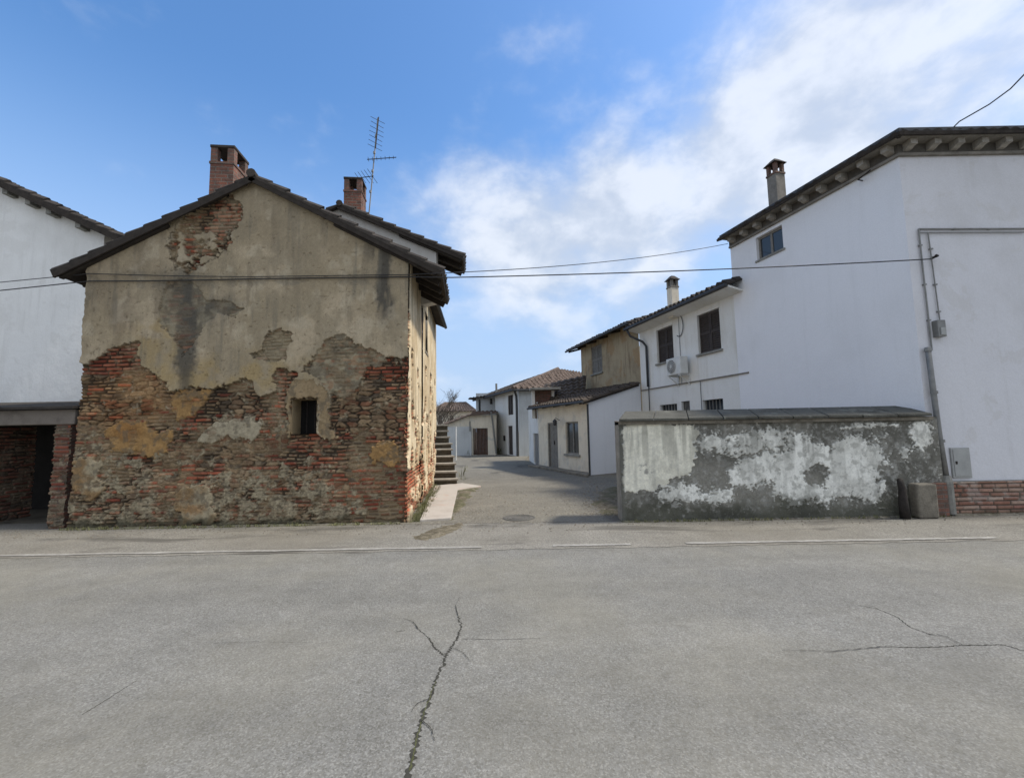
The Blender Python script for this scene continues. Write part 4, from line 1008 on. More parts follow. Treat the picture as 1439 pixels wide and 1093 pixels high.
m = MB(); m.obox(a1, DA, NA, s0-.1, s1+.1, -.05, .06, z0-.08, z0-.004); m.build('sill', M['concrete'], wn_)
m = MB(); s_l = (od[0]+ow[1])/2+.12; q = lambda s, t, z: Vector((a1[0]+DA.x*s+NA.x*t, a1[1]+DA.y*s+NA.y*t, z))
m.tube([q(s_l, 0, 1.95), q(s_l, .18, 2.05), q(s_l, .22, 2.0)], .012, 6); lm = m.build('wall_lamp', M['iron'], annex)
m = MB(); m.tube([q(s_l, .22, 2.0), q(s_l, .22, 1.93), q(s_l, .22, 1.78), q(s_l, .22, 1.75)], [.03,.09,.06,.02], 8); m.build('lamp_shade', M['dark_metal'], lm)
# shed roof leaning on the ochre wall
r0 = q(-.22, .32, zea+.07); r1 = q(La_+.35, .32, zea+.07)
u0 = Vector((JE.x-.05, JE.y-.12, zje+.05)); u1 = on_plane(817.5, 549, (lane_p[0]+NL.x*.03, lane_p[1]+NL.y*.03), DL)
b = MB(); coppi(b, r1, r0, u0, u1, seed=61, tw=.22, amp=.03); aroof = b.build('roof', M['tile_brown'], annex)
m = MB(); m.tube([r1+Vector((NA.x,NA.y,0))*.03+Vector((0,0,-.06)), r0+Vector((NA.x,NA.y,0))*.03+Vector((0,0,-.06))], .045, 8); m.build('gutter', M['dark_metal'], aroof)
m = MB(); m.beam(q(-.16,.3,zea-.02), Vector((JE.x-.1,JE.y-.1,zje-.05)), .05, .10); m.build('verge_board', M['wood'], aroof)
for k in range(5): m = MB(); s_ = .1+k*(La_-.1)/4; m.beam(q(s_,-.3,zea+.10), q(s_,.28,zea-.02), .07, .08); m.build('rafter', M['wood'], aroof)

# ================================================================== small brick shed beyond the annex
B0 = Vector((A0.x, A0.y)) + DA*.05; B1 = on_ground(744, 647); 
bsd = Vector((B1.x-B0.x, B1.y-B0.y)).normalized(); bn = Vector((-bsd.y, bsd.x)); bn = bn if bn.x < 0 else -bn; Lb_ = (Vector((B1.x,B1.y))-B0).length
bshed = thing('outbuilding', 'small outbuilding with open brick loft and sagging dark roof beyond the annex', 'shed', (B0.x+.8, B0.y+1, 0))
b0 = (B0.x, B0.y); dop = rect_on(b0, bsd, 750, 609, 757, 609, 648, 650)
dop = (max(dop[0], .05), dop[1], 0.02, dop[3])
zbt = on_plane(748, 551, b0, bsd).z
b = MB(); wall_sheet(b, b0, bsd, bn, Lb_, 0, zbt-.6, [dop], .12); b.build('wall', M['white_old'], bshed)
m = MB(); m.obox(b0, bsd, bn, dop[0], dop[1], -.1, -.06, 0.02, dop[3]); bd = m.build('door', M['shutter_grey'], bshed)
m = MB(); m.obox(b0, bsd, bn, dop[0]+.08, dop[0]+.12, -.058, -.03, .95, 1.1); m.build('handle', M['iron'], bd)
yb = B0.y+.35
pl_, pr_ = at_y(751, 560, yb), at_y(777, 560, yb); zt_, zb2 = at_y(764, 549, yb).z, at_y(764, 575, yb).z
m = MB(); m.box(pl_.x, pr_.x, yb, yb+.2, zb2-.4, zt_); m.build('brick_gable', M['brick_grimy'], bshed)
m = MB(); m.box(pl_.x-.12, pl_.x+.02, yb-.06, yb+.2, zb2-.4, zt_); m.build('post', M['white_old'], bshed); m = MB(); m.box(pr_.x-.06, pr_.x+.06, yb-.06, yb+.2, zb2-.4, zt_); m.build('post', M['white_old'], bshed)
m = MB(); m.box(pl_.x-.2, pr_.x+.3, yb-.5, yb+.3, zt_+.003, zt_+.10); m.build('canopy', M['concrete'], bshed, bevel=.01)
c0 = at_y(757, 545, yb+.3); c1 = at_y(764, 540.5, yb+.9); c2_ = at_y(818, 527.5, yb+.9); c3 = at_y(800, 556, yb-.1)
b = MB(); coppi(b, at_y(774, 561, yb-.3), at_y(822, 556, yb-.3), at_y(824, 527, yb+1.6), at_y(764, 540, yb+1.6), seed=66, tw=.22, amp=.03); b.build('roof', M['tile_brown'], bshed)

# ================================================================== boundary wall with peeling plaster
YB = 7.80
def bxz(zx, zy): q = at_y(850+zx/2.443, 540+zy/2.443, YB); return (q.x, q.z)
def bpoly(pts): return [bxz(*p) for p in pts]
xb0, xb1 = at_y(872, 660, YB).x, at_y(1326, 680, YB).x
zbt0, zbt1 = at_y(876, 592, YB).z, at_y(1310, 585, YB).z
bwall = thing('boundary_wall', 'low garden wall with white plaster peeling off dark grey render and mossy foot', 'wall', ((xb0+xb1)/2, YB+.15, 0))
W_LEFT = bpoly([(62,140),(130,130),(230,138),(300,140),(322,170),(300,200),(318,225),(300,240),(316,262),(288,305),(262,318),(232,318),(205,340),(180,340),(165,360),(130,356),(105,368),(62,358)])
W_MID = bpoly([(418,300),(460,275),(500,250),(545,232),(585,250),(610,225),(660,195),(700,180),(740,215),(770,235),(800,195),(850,185),(905,190),(935,210),(960,255),(970,275),(930,300),(940,350),(945,385),(900,400),(840,380),(780,390),(740,400),(690,390),(660,410),(620,405),(585,385),(575,345),(540,340),(490,350),(440,345),(420,325)])
W_TOP = bpoly([(320,170),(360,160),(420,180),(470,165),(520,140),(575,150),(600,170),(650,150),(690,170),(720,200),(680,215),(610,200),(590,240),(520,245),(470,250),(420,240),(370,235),(320,225)])
W_R1 = bpoly([(1045,140),(1080,130),(1120,135),(1118,200),(1098,235),(1075,225),(1060,190),(1040,175)])
W_R2 = bpoly([(1012,235),(1030,220),(1045,225),(1038,255),(1020,262)]); W_R3 = bpoly([(800,150),(860,135),(960,130),(1010,138),(960,150),(860,156)])
W_LOW = bpoly([(170,380),(210,350),(260,335),(310,345),(340,375),(380,350),(430,360),(440,395),(400,415),(350,405),(300,410),(240,400),(190,405)])
G1 = bpoly([(285,310),(305,265),(340,238),(390,236),(425,250),(450,275),(420,300),(425,335),(380,355),(330,350),(300,335)])
G2 = bpoly([(680,320),(700,285),(735,270),(770,285),(768,320),(755,355),(720,345),(690,345)])
def bface(x, z):
    w1 = fbm(x*7, z*7, 501, 4)-.5; w2 = fbm(x*7+30, z*7, 502, 4)-.5; v1 = fbm(x*26, z*26, 503, 3)-.5; v2 = fbm(x*26+7, z*26, 504, 3)-.5
    X = x+.15*w1+.10*v1; Z = z+.15*w2+.10*v2
    n1 = fbm(x*2, z*2, 505, 5); n2 = fbm(x*13, z*13, 506, 4); n3 = fbm(x*40, z*40, 507, 3)
    g = lerp(np.broadcast_to((.135,.13,.11), x.shape+(3,)), np.broadcast_to((.235,.225,.192), x.shape+(3,)), sst(.35,.65,n1)); g = g*(.75+.5*n3)[..., None]
    g = lerp(g, (.26,.255,.23), .5*sst(.58,.68,n2))
    Q = lambda p: inside(X, Z, p)
    frag = fbm(x*10, z*12, 508, 4)
    sdf = lambda p, w: np.clip(np.where(inside(X, Z, p), 1, -1)*edge_dist(X, Z, p)/w, -1, 1)
    fr2 = fbm(x*30, z*34, 514, 3)
    v = np.maximum.reduce([sdf(W_LEFT, .05)*.9+.25, sdf(W_MID, .13)*.55+.10, sdf(W_TOP, .10)*.45-.10, sdf(W_R1, .07)*.55, sdf(W_R2, .05)*.5, sdf(W_R3, .05)*.45-.05, sdf(W_LOW, .08)*.5-.08])
    v = np.minimum(v, np.minimum(-sdf(G1, .04)*.8+.1, -sdf(G2, .05)*.6+.15))
    nn = (frag-.5)*1.8 + (fr2-.5)*1.8
    v = v + nn*np.where(inside(X, Z, W_LEFT), .25, .62)
    mm_ = sst(-.16, .20, v); m = mm_
    wcol = lerp(np.broadcast_to((.83,.82,.745), g.shape), np.broadcast_to((.64,.63,.565), g.shape), sst(.42,.68,fbm(x*4, z*4, 510, 5)))
    lf = Q(W_LEFT); wcol = np.where(lf[..., None], wcol*np.array([1.0,.975,.89]), wcol)
    cx, cz = bxz(140, 290); d = blob(X, Z, cx, cz, .17, .10, .5)*sst(.42,.55,frag); wcol = lerp(wcol, (.24,.235,.21), d*.8)
    wcol = lerp(wcol, (.30,.295,.26), .35*sst(.55,.75,fbm(x*7, z*1.0, 513, 4))); wcol = lerp(wcol, (.36,.355,.315), (.6-.4*inside(X, Z, W_LEFT))*sst(.50,.66,fbm(x*13, z*13, 516, 4))); g = lerp(g, (.36,.355,.32), .6*sst(.56,.68,fbm(x*15, z*16, 517, 4)))
    wcol = wcol*(.88+.24*n3)[..., None]
    c = lerp(g, wcol, mm_); h = (.012+.006*n2)*sst(.35,.65,mm_) + .010*(n2-.5)*(1-mm_) + .004*n3
    moss = sst(.52, .12, z + .55*(fbm(x*2.3, z*3, 511, 5)-.5))*sst(.3,.55,fbm(x*12, z*12, 512, 3)+.25*sst(.3,.05,z))
    c = lerp(c, lerp(np.broadcast_to((.045,.045,.036), c.shape), np.broadcast_to((.10,.10,.07), c.shape), n1), moss*.8)
    drip = sst(.56, .70, fbm(x*9, z*.8, 515, 4))*sst(.5, 1.5, z); c = lerp(c, (.12,.118,.10), drip*.45)
    top = sst(.10, .0, (zbt0+(x-xb0)*(zbt1-zbt0)/(xb1-xb0)) - z + .10*(n2-.5)); c = lerp(c, (.06,.06,.05), top*.75)  # dark band under the coping, its shadow line painted in
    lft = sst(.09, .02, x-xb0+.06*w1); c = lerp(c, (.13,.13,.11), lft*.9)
    return h, c
xs = np.linspace(xb0, xb1, 560); ts = np.linspace(0, 1, 190); X, T = np.meshgrid(xs, ts); Z = T*(zbt0+(X-xb0)*(zbt1-zbt0)/(xb1-xb0))
h, c = bface(X, Z)
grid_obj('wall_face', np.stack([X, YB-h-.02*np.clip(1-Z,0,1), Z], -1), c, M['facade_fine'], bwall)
m = MB(); m.prism([(xb0, YB+.02, 0), (xb1, YB+.02, 0), (xb1, YB+.02, zbt1-.01), (xb0, YB+.02, zbt0-.01)], (0, .3, 0)); m.build('core', M['concrete'], bwall)
m = MB()
zk0, zk1 = at_y(880, 577.5, YB+.6).z-.05, at_y(1265, 569.5, YB+.6).z-.05
fl, fr = Vector((xb0-.03, YB-.13, zbt0+.0)), Vector((at_y(1311, 583, YB-.13).x, YB-.13, zbt1+.0))
kl, kr = Vector((at_y(878, 577, YB+.6).x, YB+.6, zk0)), Vector((at_y(1266, 570, YB+.6).x, YB+.6, zk1))
b = MB(); n_s = 9
for i in range(n_s):
    f0, f1 = i/n_s+.0012, (i+1)/n_s-.0012; j = random.uniform(-.008, .008); jz = random.uniform(-.006, .006)
    a, e, f, g_ = fl.lerp(fr, f0), fl.lerp(fr, f1), kl.lerp(kr, f1), kl.lerp(kr, f0)
    a = a+Vector((0, j, jz)); e = e+Vector((0, j, jz))
    b.hexa([a, e, f, g_, a+Vector((0,0,.045)), e+Vector((0,0,.045)), f+Vector((0,0,.045)), g_+Vector((0,0,.045))])
b.build('coping', M['coping'], bwall, bevel=.008)
m = MB(); m.hexa([(xb0+.0,YB-.07,zbt0-.06),(xb1-.12,YB-.07,zbt1-.06),(xb1-.12,YB+.32,zbt1-.06),(xb0,YB+.32,zbt0-.06),(xb0,YB-.07,zbt0-.004),(xb1-.12,YB-.07,zbt1-.004),(xb1-.12,YB+.32,zk1-.16),(xb0,YB+.32,zk0-.14)]); m.build('coping_bed', M['stone'], bwall)

# ------------------------------------------------------------------ bits at the foot of the wall
q0, q1 = at_y(1281, 679, YB-.12), at_y(1313, 718, YB-.12)
m = MB(); m.box(q0.x, q1.x, YB-.22, YB-.03, 0, q0.z); o = m.build('stone_block', M['stone'], None, bevel=.03)
tag(o, 'square grey stone block standing against the wall foot beside the downpipe', 'stone block')
q0, q1 = at_y(1314, 679, YB-.08), at_y(1334, 718, YB-.08)
m = MB(); xs_ = np.linspace(q0.x, q1.x, 30); zs_ = np.linspace(0, q0.z, 60); S, Z = np.meshgrid(xs_, zs_)
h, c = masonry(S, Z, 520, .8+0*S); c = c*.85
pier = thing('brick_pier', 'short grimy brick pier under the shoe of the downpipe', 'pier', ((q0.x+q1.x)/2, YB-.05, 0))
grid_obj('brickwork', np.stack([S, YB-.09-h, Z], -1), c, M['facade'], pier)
m = MB(); m.box(q0.x, q1.x, YB-.085, YB+.1, 0, q0.z); m.build('core', M['brick_grimy'], pier)
qg0, qg1 = at_y(1266, 670, YB-.2), at_y(1272, 718, YB-.2)
m = MB(); pts = [Vector((qg1.x+.02, YB-.17, 0)), Vector((qg1.x+.005, YB-.17, .25)), Vector((qg0.x+.03, YB-.165, .50)), Vector((qg0.x+.015, YB-.16, .59)), Vector((qg0.x+.03, YB-.14, .635)), Vector((qg0.x+.055, YB-.10, .62))]
m.tube(pts, [.075,.068,.052,.048,.042,.025], 9); o = m.build('iron_guard_post', M['iron'], None, smooth=True)
tag(o, 'short dark rusty iron guard post standing at the wall foot left of the stone block', 'guard post')
# ================================================================== FAR END OF THE LANE
G0 = on_ground(729.5, 641); G1_ = on_ground(697, 636.5)
gd = Vector((G1_.x-G0.x, G1_.y-G0.y)); Lg = gd.length; gd.normalize(); gn = Vector((-gd.y, gd.x)); gn = gn if gn.x < 0 else -gn
g0 = (G0.x, G0.y)
far = thing('tiled_house', 'two storey white house with red barrel tile hip roof at the end of the lane', 'house', (G0.x+1, G0.y+2, 0))
zgt = (on_plane(729, 546, g0, gd).z + on_plane(700, 553, g0, gd).z)/2
u1_ = rect_on(g0, gd, 714, 556, 721, 554, 583, 583); d1_ = rect_on(g0, gd, 714, 598.5, 720.5, 598, 637, 638.5)
d1_ = (d1_[0], d1_[1], .03, d1_[3])
b = MB(); wall_sheet(b, g0, gd, gn, Lg, 0, zgt, [u1_, d1_], .15); b.build('side_wall', M['white_old'], far)
b = MB(); b.prism([(G0.x+.01, G0.y, 0), (G0.x+5, G0.y+.6, 0), (G0.x+5, G0.y+.6, zgt), (G0.x+.01, G0.y, zgt)], (0, .25, 0)); b.build('front_wall', M['greyplaster'], far)
shutters(far, g0, gd, gn, u1_, M['shutter'], depth=.03, slats=False)
m = MB(); m.obox(g0, gd, gn, d1_[0], d1_[1], -.12, -.07, .03, d1_[3]); fd = m.build('door', M['shutter'], far); m = MB(); m.obox(g0, gd, gn, d1_[0]+.1, d1_[0]+.15, -.068, -.03, 1, 1.15); m.build('handle', M['iron'], fd)
m = MB(); m.obox(g0, gd, gn, d1_[1]+.55, d1_[1]+.85, -.0, .05, .9, 1.25); m.build('letter_box', M['iron'], far)
m = MB(); q = lambda s, t, z: Vector((g0[0]+gd.x*s+gn.x*t, g0[1]+gd.y*s+gn.y*t, z))
m.tube([q(-.25,.35,zgt), q(.05,.1,zgt-.45), q(.06,.08,zgt-.8), q(.06,.08,0)], .07, 8); m.build('downpipe', M['dark_metal'], far)
E0 = at_y(720.5, 546, G0.y-.5); E1 = q(Lg+4.5, .45, E0.z); E2_ = at_y(832, 540, G0.y+.6)
E2_.z = E0.z; AP = at_y(784, 518.5, G0.y+4.6); AP2 = AP + Vector((gd.x*8, gd.y*8, -.1)); AP3 = at_y(840, 527, G0.y+5.4)
b = MB(); coppi(b, E0, E2_, AP3, AP, seed=71, tw=.36, amp=.085, course=.5); fr_ = b.build('roof', M['tile_red'], far)
b = MB(); coppi(b, E1, E0, AP, AP2, seed=72, tw=.28, amp=.04, course=.45); b.build('lane_slope', M['tile'], fr_)
b = MB(); b.tube([E0+Vector((0,0,.04)), AP+Vector((0,0,.05))], .11, 8); b.build('hip_tile', M['tile_red'], fr_)
b = MB(); b.tube([E1+Vector((0,0,-.08)), E0+Vector((0,0,-.08)), E2_+Vector((0,0,-.08))], .07, 8); b.build('gutter', M['dark_metal'], fr_)
m = MB(); qv = at_y(697.5, 543, G0.y+3); m.tube([qv-Vector((0,0,.5)), qv+Vector((0,0,.2))], .07, 8); m.build('vent_pipe', M['metal'], fr_)
# grey house behind the garage
YG = G1_.y+1.2
grey = thing('grey_house', 'grey plastered upper storey with two small dark windows behind the gate wall', 'house', (at_y(682, 620, YG).x, YG+1, 0))
gl, gr = at_y(669, 580, YG).x, at_y(699, 580, YG).x; zgl, zgr = at_y(669, 557, YG).z, at_y(699, 553, YG).z
wA = rect_on((0, YG), Vector((1,0)), 672, 561, 675.5, 561, 579, 579); wB = rect_on((0, YG), Vector((1,0)), 688.5, 560, 692, 560, 568, 568)
b = MB(); wall_sheet(b, (gl, YG), DX, NF, gr-gl, 0, zgr+.05, [(w[0]-gl, w[1]-gl, w[2], w[3]) for w in (wA, wB)], .15); b.obox((gl, YG), DX, NF, 0, .2, -4, -.02, 0, zgl); b.build('wall', M['greyplaster'], grey)
for w in (wA, wB):
    m = MB(); f = .05
    for (e, g_, i, j) in ((w[0],w[0]+f,w[2],w[3]),(w[1]-f,w[1],w[2],w[3]),(w[0]+f,w[1]-f,w[2],w[2]+f),(w[0]+f,w[1]-f,w[3]-f,w[3])): m.box(e, g_, YG+.06, YG+.12, i, j)
    w_ = m.build('window', M['shutter'], grey); m = MB(); m.box(w[0]+f, w[1]-f, YG+.1, YG+.115, w[2]+f, w[3]-f); m.build('pane', M['glass'], w_)
b = MB(); e0_, e1_ = at_y(658, 560, YG-.4), at_y(703, 553.5, YG-.4); coppi(b, e0_, e1_, e1_+Vector((.3,4,.25)), e0_+Vector((.3,4,.2)), seed=73, tw=.28); b.build('roof', M['tile'], grey)
# garage / gate wall
YA = on_ground(676, 639.5).y
gar = thing('garage', 'low cream garage with a dark brown plank gate at the far end of the lane', 'garage', (at_y(676, 640, YA).x, YA+1.5, 0))
ga0, ga1 = at_y(661, 620, YA).x, at_y(697.5, 620, YA).x; zga = at_y(680, 583, YA).z
go = rect_on((0, YA), Vector((1,0)), 665, 601.5, 685.5, 601.5, 640, 640)
b = MB(); wall_sheet(b, (ga0, YA), DX, NF, ga1-ga0, 0, zga, [(go[0]-ga0, go[1]-ga0, 0.01, go[3])], .2); b.obox((ga1, YA), DX, NF, -.2, 0, -3, -.02, 0, zga); b.build('wall', M['cream'], gar)
m = MB(); n_p = 10
for k in range(n_p):
    a_ = go[0]+(go[1]-go[0])*k/n_p; m.box(a_+.006, a_+(go[1]-go[0])/n_p-.006, YA+.12+random.uniform(0,.012), YA+.16, .03, go[3]-.01)
gt = m.build('gate', M['gate'], gar); m = MB(); m.box(go[0]+.9, go[0]+1.0, YA+.08, YA+.118, 1.0, 1.15); m.build('handle', M['iron'], gt)
b = MB(); coppi(b, at_y(660, 583, YA-.3), at_y(697, 579.5, YA-.3), at_y(700, 577, YA+3), at_y(664, 578, YA+3), seed=74, tw=.28); b.build('roof', M['tile_red'], gar)
b = MB(); b.tube([at_y(690, 579, YA-.35), at_y(692, 590, YA-.2), Vector((at_y(697, 600, YA-.05).x, YA-.08, .1))], .06, 7); b.build('downpipe', M['metal'], gar)
# grey sheet wall left of the gate with a lean-to roof over it
yl = YA-.15
lean = thing('lean_to', 'lean-to with grey rendered front and terracotta roof left of the brown gate', 'shed', (at_y(650, 640, yl).x, yl+1, 0))
l0, l1 = at_y(625, 620, yl).x, at_y(662.5, 620, yl).x; zl_ = at_y(650, 599.5, yl).z
m = MB(); m.box(l0, l1, yl, yl+.15, 0, zl_); m.build('wall', M['greyplaster'], lean)
m = MB(); qa_, qb_ = at_y(625, 596, yl+.3), at_y(664, 582, yl+.3); m.prism([(l0, yl+.2, zl_-.2), (l1, yl+.2, zl_-.2), (l1, yl+.2, qb_.z), (l0, yl+.2, qa_.z)], (0, .15, 0)); m.build('gable', M['cream'], lean)
b = MB(); up_ = Vector((0,0,.03)); coppi(b, qa_+Vector((0,3,.1)), qa_+Vector((0,-.3,0)), qb_+Vector((0,-.3,.04)), qb_+Vector((0,3,.14)), seed=75, tw=.28); b.build('roof', M['tile_red'], lean)
m = MB(); x_ = at_y(660.5, 600, yl).x; m.tube([Vector((x_, yl-.04, zl_-.3)), Vector((x_, yl-.04, zl_+.35))], .05, 7); m.build('pipe', M['metal'], lean)
# distant house with a red roof
YD = 62.0
dist = thing('distant_house', 'distant cream house with a brownish red hip roof seen over the lean-to', 'house', (at_y(640, 610, YD).x, YD+4, 0))
dl, dr_ = at_y(606, 590, YD).x, at_y(668, 590, YD).x; zd_ = at_y(640, 577, YD).z
wins = []
for px in (616, 632, 648, 660): w = rect_on((0, YD), Vector((1,0)), px, 584, px+5, 584, 594, 594); wins.append((w[0]-dl, w[1]-dl, w[2], w[3]))
b = MB(); wall_sheet(b, (dl, YD), DX, NF, dr_-dl, 0, zd_, wins, .2); b.build('wall', M['cream'], dist)
for w in wins: m = MB(); m.box(dl+w[0], dl+w[1], YD+.1, YD+.18, w[2], w[3]); m.build('window', M['shutter'], dist)
b = MB(); coppi(b, at_y(602, 578, YD-.7), at_y(672, 577, YD-.7), at_y(655, 564.5, YD+5), at_y(625, 565, YD+5), seed=76, tw=.4, amp=.06, course=.6); b.build('roof', M['tile_red'], dist)

# ------------------------------------------------------------------ stone stair beside the rear house
st_b0, st_b1 = on_ground(609.5, 683), on_ground(645.5, 682)
tl, tr = at_y(611.5, 597, 15.9), at_y(628.5, 597, 15.9)
stair = thing('stone_stair', 'worn stone staircase climbing beside the old houses on the left of the lane', 'staircase', ((st_b0.x+st_b1.x)/2, st_b0.y, 0))
ns_ = 9; htop = tl.z
for i in range(ns_):
    f0, f1 = i/ns_, (i+1)/ns_
    a = Vector((st_b0.x, st_b0.y)).lerp(Vector((tl.x, tl.y)), f0); e = Vector((st_b1.x, st_b1.y)).lerp(Vector((tr.x, tr.y)), f0)
    a2 = Vector((st_b0.x, st_b0.y)).lerp(Vector((tl.x, tl.y)), 1.0); e2 = Vector((st_b1.x, st_b1.y)).lerp(Vector((tr.x, tr.y)), 1.0)
    zA, zB = htop*f0, htop*f1; j = random.uniform(-.03, .03)
    a = a+Vector((-.35, random.uniform(-.04,.04))); e = e+Vector((j, random.uniform(-.06, .06))); zB += random.uniform(-.022, .022)
    nx = Vector((e2.x-e.x, e2.y-e.y)).normalized()
    m = MB(); m.hexa([(a.x,a.y+.05,zA-.02),(e.x-.06,e.y+.05,zA-.02),(e2.x-.06,e2.y,zA-.02),(a2.x-.35,a2.y,zA-.02),(a.x,a.y+.05,zB-.055),(e.x-.06,e.y+.05,zB-.055),(e2.x-.06,e2.y,zB-.055),(a2.x-.35,a2.y,zB-.055)])
    sp = m.build('step', M['dirt'], stair)
    g1 = e + nx*.46
    m = MB(); m.hexa([(a.x,a.y,zB-.054),(e.x,e.y,zB-.054),(g1.x,g1.y,zB-.054),(a.x-.1,a.y+.46,zB-.054),(a.x,a.y,zB),(e.x,e.y,zB),(g1.x,g1.y,zB),(a.x-.1,a.y+.46,zB)]); m.build('tread', M['tread'], sp, bevel=.012)
qp0 = on_ground(641, 646.5); qp1 = at_y(639, 600, qp0.y)
o = MB(); o.tube([qp0, Vector((qp0.x, qp0.y, qp1.z))], .035, 8); o.tube([Vector((qp0.x,qp0.y,qp1.z-.02)), Vector((qp0.x,qp0.y,qp1.z+.02))], .05, 8); o = o.build('white_post', M['plastic'], None)
tag(o, 'slim white post standing at the lane edge just right of the stone stair', 'post')

# ------------------------------------------------------------------ bare trees behind the stair
def tree(x, y, h, seed, label):
    rnd = random.Random(seed); t = thing('bare_tree', label, 'tree', (x, y, 0), 'leafless trees behind the stair')
    tk = MB(); tw = MB()
    def grow(p, d, L, r, lev):
        n = 4; pts = [p]; rr = [r]
        for i in range(n):
            d = (d + Vector((rnd.uniform(-.2,.2), rnd.uniform(-.2,.2), rnd.uniform(-.03,.16)))).normalized(); pts.append(pts[-1]+d*L/n); rr.append(r*(1-.5*(i+1)/n))
        (tk if lev == 0 else tw).tube(pts, rr, 6 if lev < 2 else 4, caps=False)
        if lev < 4:
            for k in range(5 if lev < 3 else 4):
                f = rnd.uniform(.3, 1.0); i = min(int(f*n), n-1); q = pts[i].lerp(pts[i+1], f*n-i) if f < 1 else pts[-1]
                a = rnd.uniform(0, 2*math.pi); dd = (d*rnd.uniform(.5,.9) + Vector((math.cos(a), math.sin(a), rnd.uniform(0,.5)))*.7).normalized()
                grow(q, dd, L*rnd.uniform(.5,.72), max(r*.45, .008), lev+1)
    grow(Vector((x, y, 0)), Vector((0,0,1)), h*.42, h*.022, 0)
    tk.build('trunk', M['bark'], t); tw.build('crown', M['bark'], t)
p = at_y(614, 600, 40); tree(p.x, p.y, 7.4, 5, 'leafless tree rising close beside the corner of the rear house')
p = at_y(626, 600, 48); tree(p.x, p.y, 5.6, 9, 'smaller leafless tree just left of the distant red roof')

# ================================================================== GROUND
def sheet(name, poly, z, mat):
    m = MB(); m.quad(*[(p[0], p[1], z) for p in poly]); return structure(m.build(name, mat))
sheet('ground', [(-300,-120),(300,-120),(300,400),(-300,400)], -.016, M['earth'])
def strip(name, x0, x1, ya, yb, z, mat, nx=160, jag=.05, seed=1, fa=None, fb=None):
    rnd = random.Random(seed); m = MB(); P = []
    for i in range(nx+1):
        x = x0+(x1-x0)*i/nx; P.append(((x, ya+rnd.uniform(-jag, jag)*(fa is None), z), (x, yb, z)))
    for i in range(nx): m.quad(P[i][0], P[i+1][0], P[i+1][1], P[i][1])
    return structure(m.build(name, mat))
yl0 = on_ground(720, 768).y
strip('shoulder', -40, 40, yl0-.12, 8.6, -.004, M['shoulder'], nx=500, jag=.035)
structure(mk('road', [(-60,-40,-.008),(60,-40,-.008),(60,6.6,-.008),(-60,6.6,-.008)], [(0,1,2,3)], M['asphalt']))
lane = [on_ground(590, 745), on_ground(640, 731.5), on_ground(760, 730), on_ground(874, 729)]
pl = [(-2.6, 7.9), (2.0, 7.86), (6.5, 8.0), (5, 14), (3.2, 17.5), (1.2, 20), (.6, 24), (1, 28), (-1, 32), (-30, 32), (-30, 22), (-6, 18), (-3.2, 14)]
sheet('lane', pl, 0.0, M['lane'])
# a ragged seam where the lane meets the verge
# edge line of the road, worn and broken
def line(pxs, w=.09):
    m = MB(); pts = [on_ground(px, py) for px, py in pxs]; n = 60; rnd = random.Random(int(pxs[0][0]))
    P = []
    for i in range(n+1):
        f = i/n*(len(pts)-1); k = min(int(f), len(pts)-2); q = pts[k].lerp(pts[k+1], f-k); P.append((q.x, q.y-w/2+rnd.uniform(-.014,.014), q.y+w/2+rnd.uniform(-.014,.014)))
    for i in range(n): m.quad((P[i][0],P[i][1],.004),(P[i+1][0],P[i+1][1],.004),(P[i+1][0],P[i+1][2],.004),(P[i][0],P[i][2],.004))
    return structure(m.build('edge_line', M['paint']))
def yl_(px): return 767.5-.0181*(px-720)
line([(-900, yl_(-900)), (677, yl_(677))]); line([(777, yl_(777)), (886, yl_(886))]); line([(964, yl_(964)), (1400, yl_(1400))])
# cracks in the asphalt
def crack(pts, w0, w1, seed, mat='crack', n=70):
    rnd = random.Random(seed); g = [on_ground(*p) for p in pts]; m = MB(); P = []
    for i in range(n+1):
        f = i/n*(len(g)-1); k = min(int(f), len(g)-2); q = g[k].lerp(g[k+1], f-k); d = (g[k+1]-g[k]).normalized(); s = Vector((-d.y, d.x, 0))
        t = i/n; w = (w0*(1-t)+w1*t)*rnd.uniform(.45, 1.35); o = rnd.uniform(-.6, .6)*(w0+w1)/2
        P.append((q+s*(o+w/2), q+s*(o-w/2)))
    for i in range(n): m.quad(*[(v.x, v.y, -.0075+.00018*seed) for v in (P[i][0], P[i][1], P[i+1][1], P[i+1][0])])
    return structure(m.build('road_crack', M[mat]))
crack([(644,864),(649,880),(642,895),(634,908),(626,919),(623,932),(612,955),(603,980),(592,1010),(584,1042),(578,1068),(570,1100)], .014, .030, 1, n=130)
crack([(623,919),(611,908),(601,893),(588,883)], .016, .008, 2); crack([(612,955),(603,980),(592,1010),(584,1042),(576,1080)], .004, .010, 5, 'moss')
crack([(634,908),(650,915),(661,928)], .006, .003, 31, n=20); crack([(603,980),(588,986),(577,999)], .006, .003, 32, n=18); crack([(592,1010),(606,1022),(611,1040)], .006, .003, 33, n=18)
crack([(588,883),(580,872),(566,868)], .007, .003, 34, n=16); crack([(644,864),(640,850),(646,838)], .007, .002, 35, n=18); crack([(1308,890),(1330,893),(1352,905)], .008, .005, 36, n=20); crack([(1100,912),(1170,914),(1245,907)], .003, .008, 37, n=40)
crack([(570,884),(556,886)], .008, .004, 3, n=14)
crack([(1205,849),(1230,853),(1258,864),(1280,880),(1308,890)], .007, .012, 4); crack([(1245,907),(1300,908),(1350,905),(1410,904),(1450,916)], .008, .012, 6); crack([(115,1002),(150,981),(192,954)], .006, .004, 7)
crack([(650,896),(700,897),(760,895)], .005, .003, 8); crack([(300,902),(360,900),(440,901)], .0028, .002, 9)
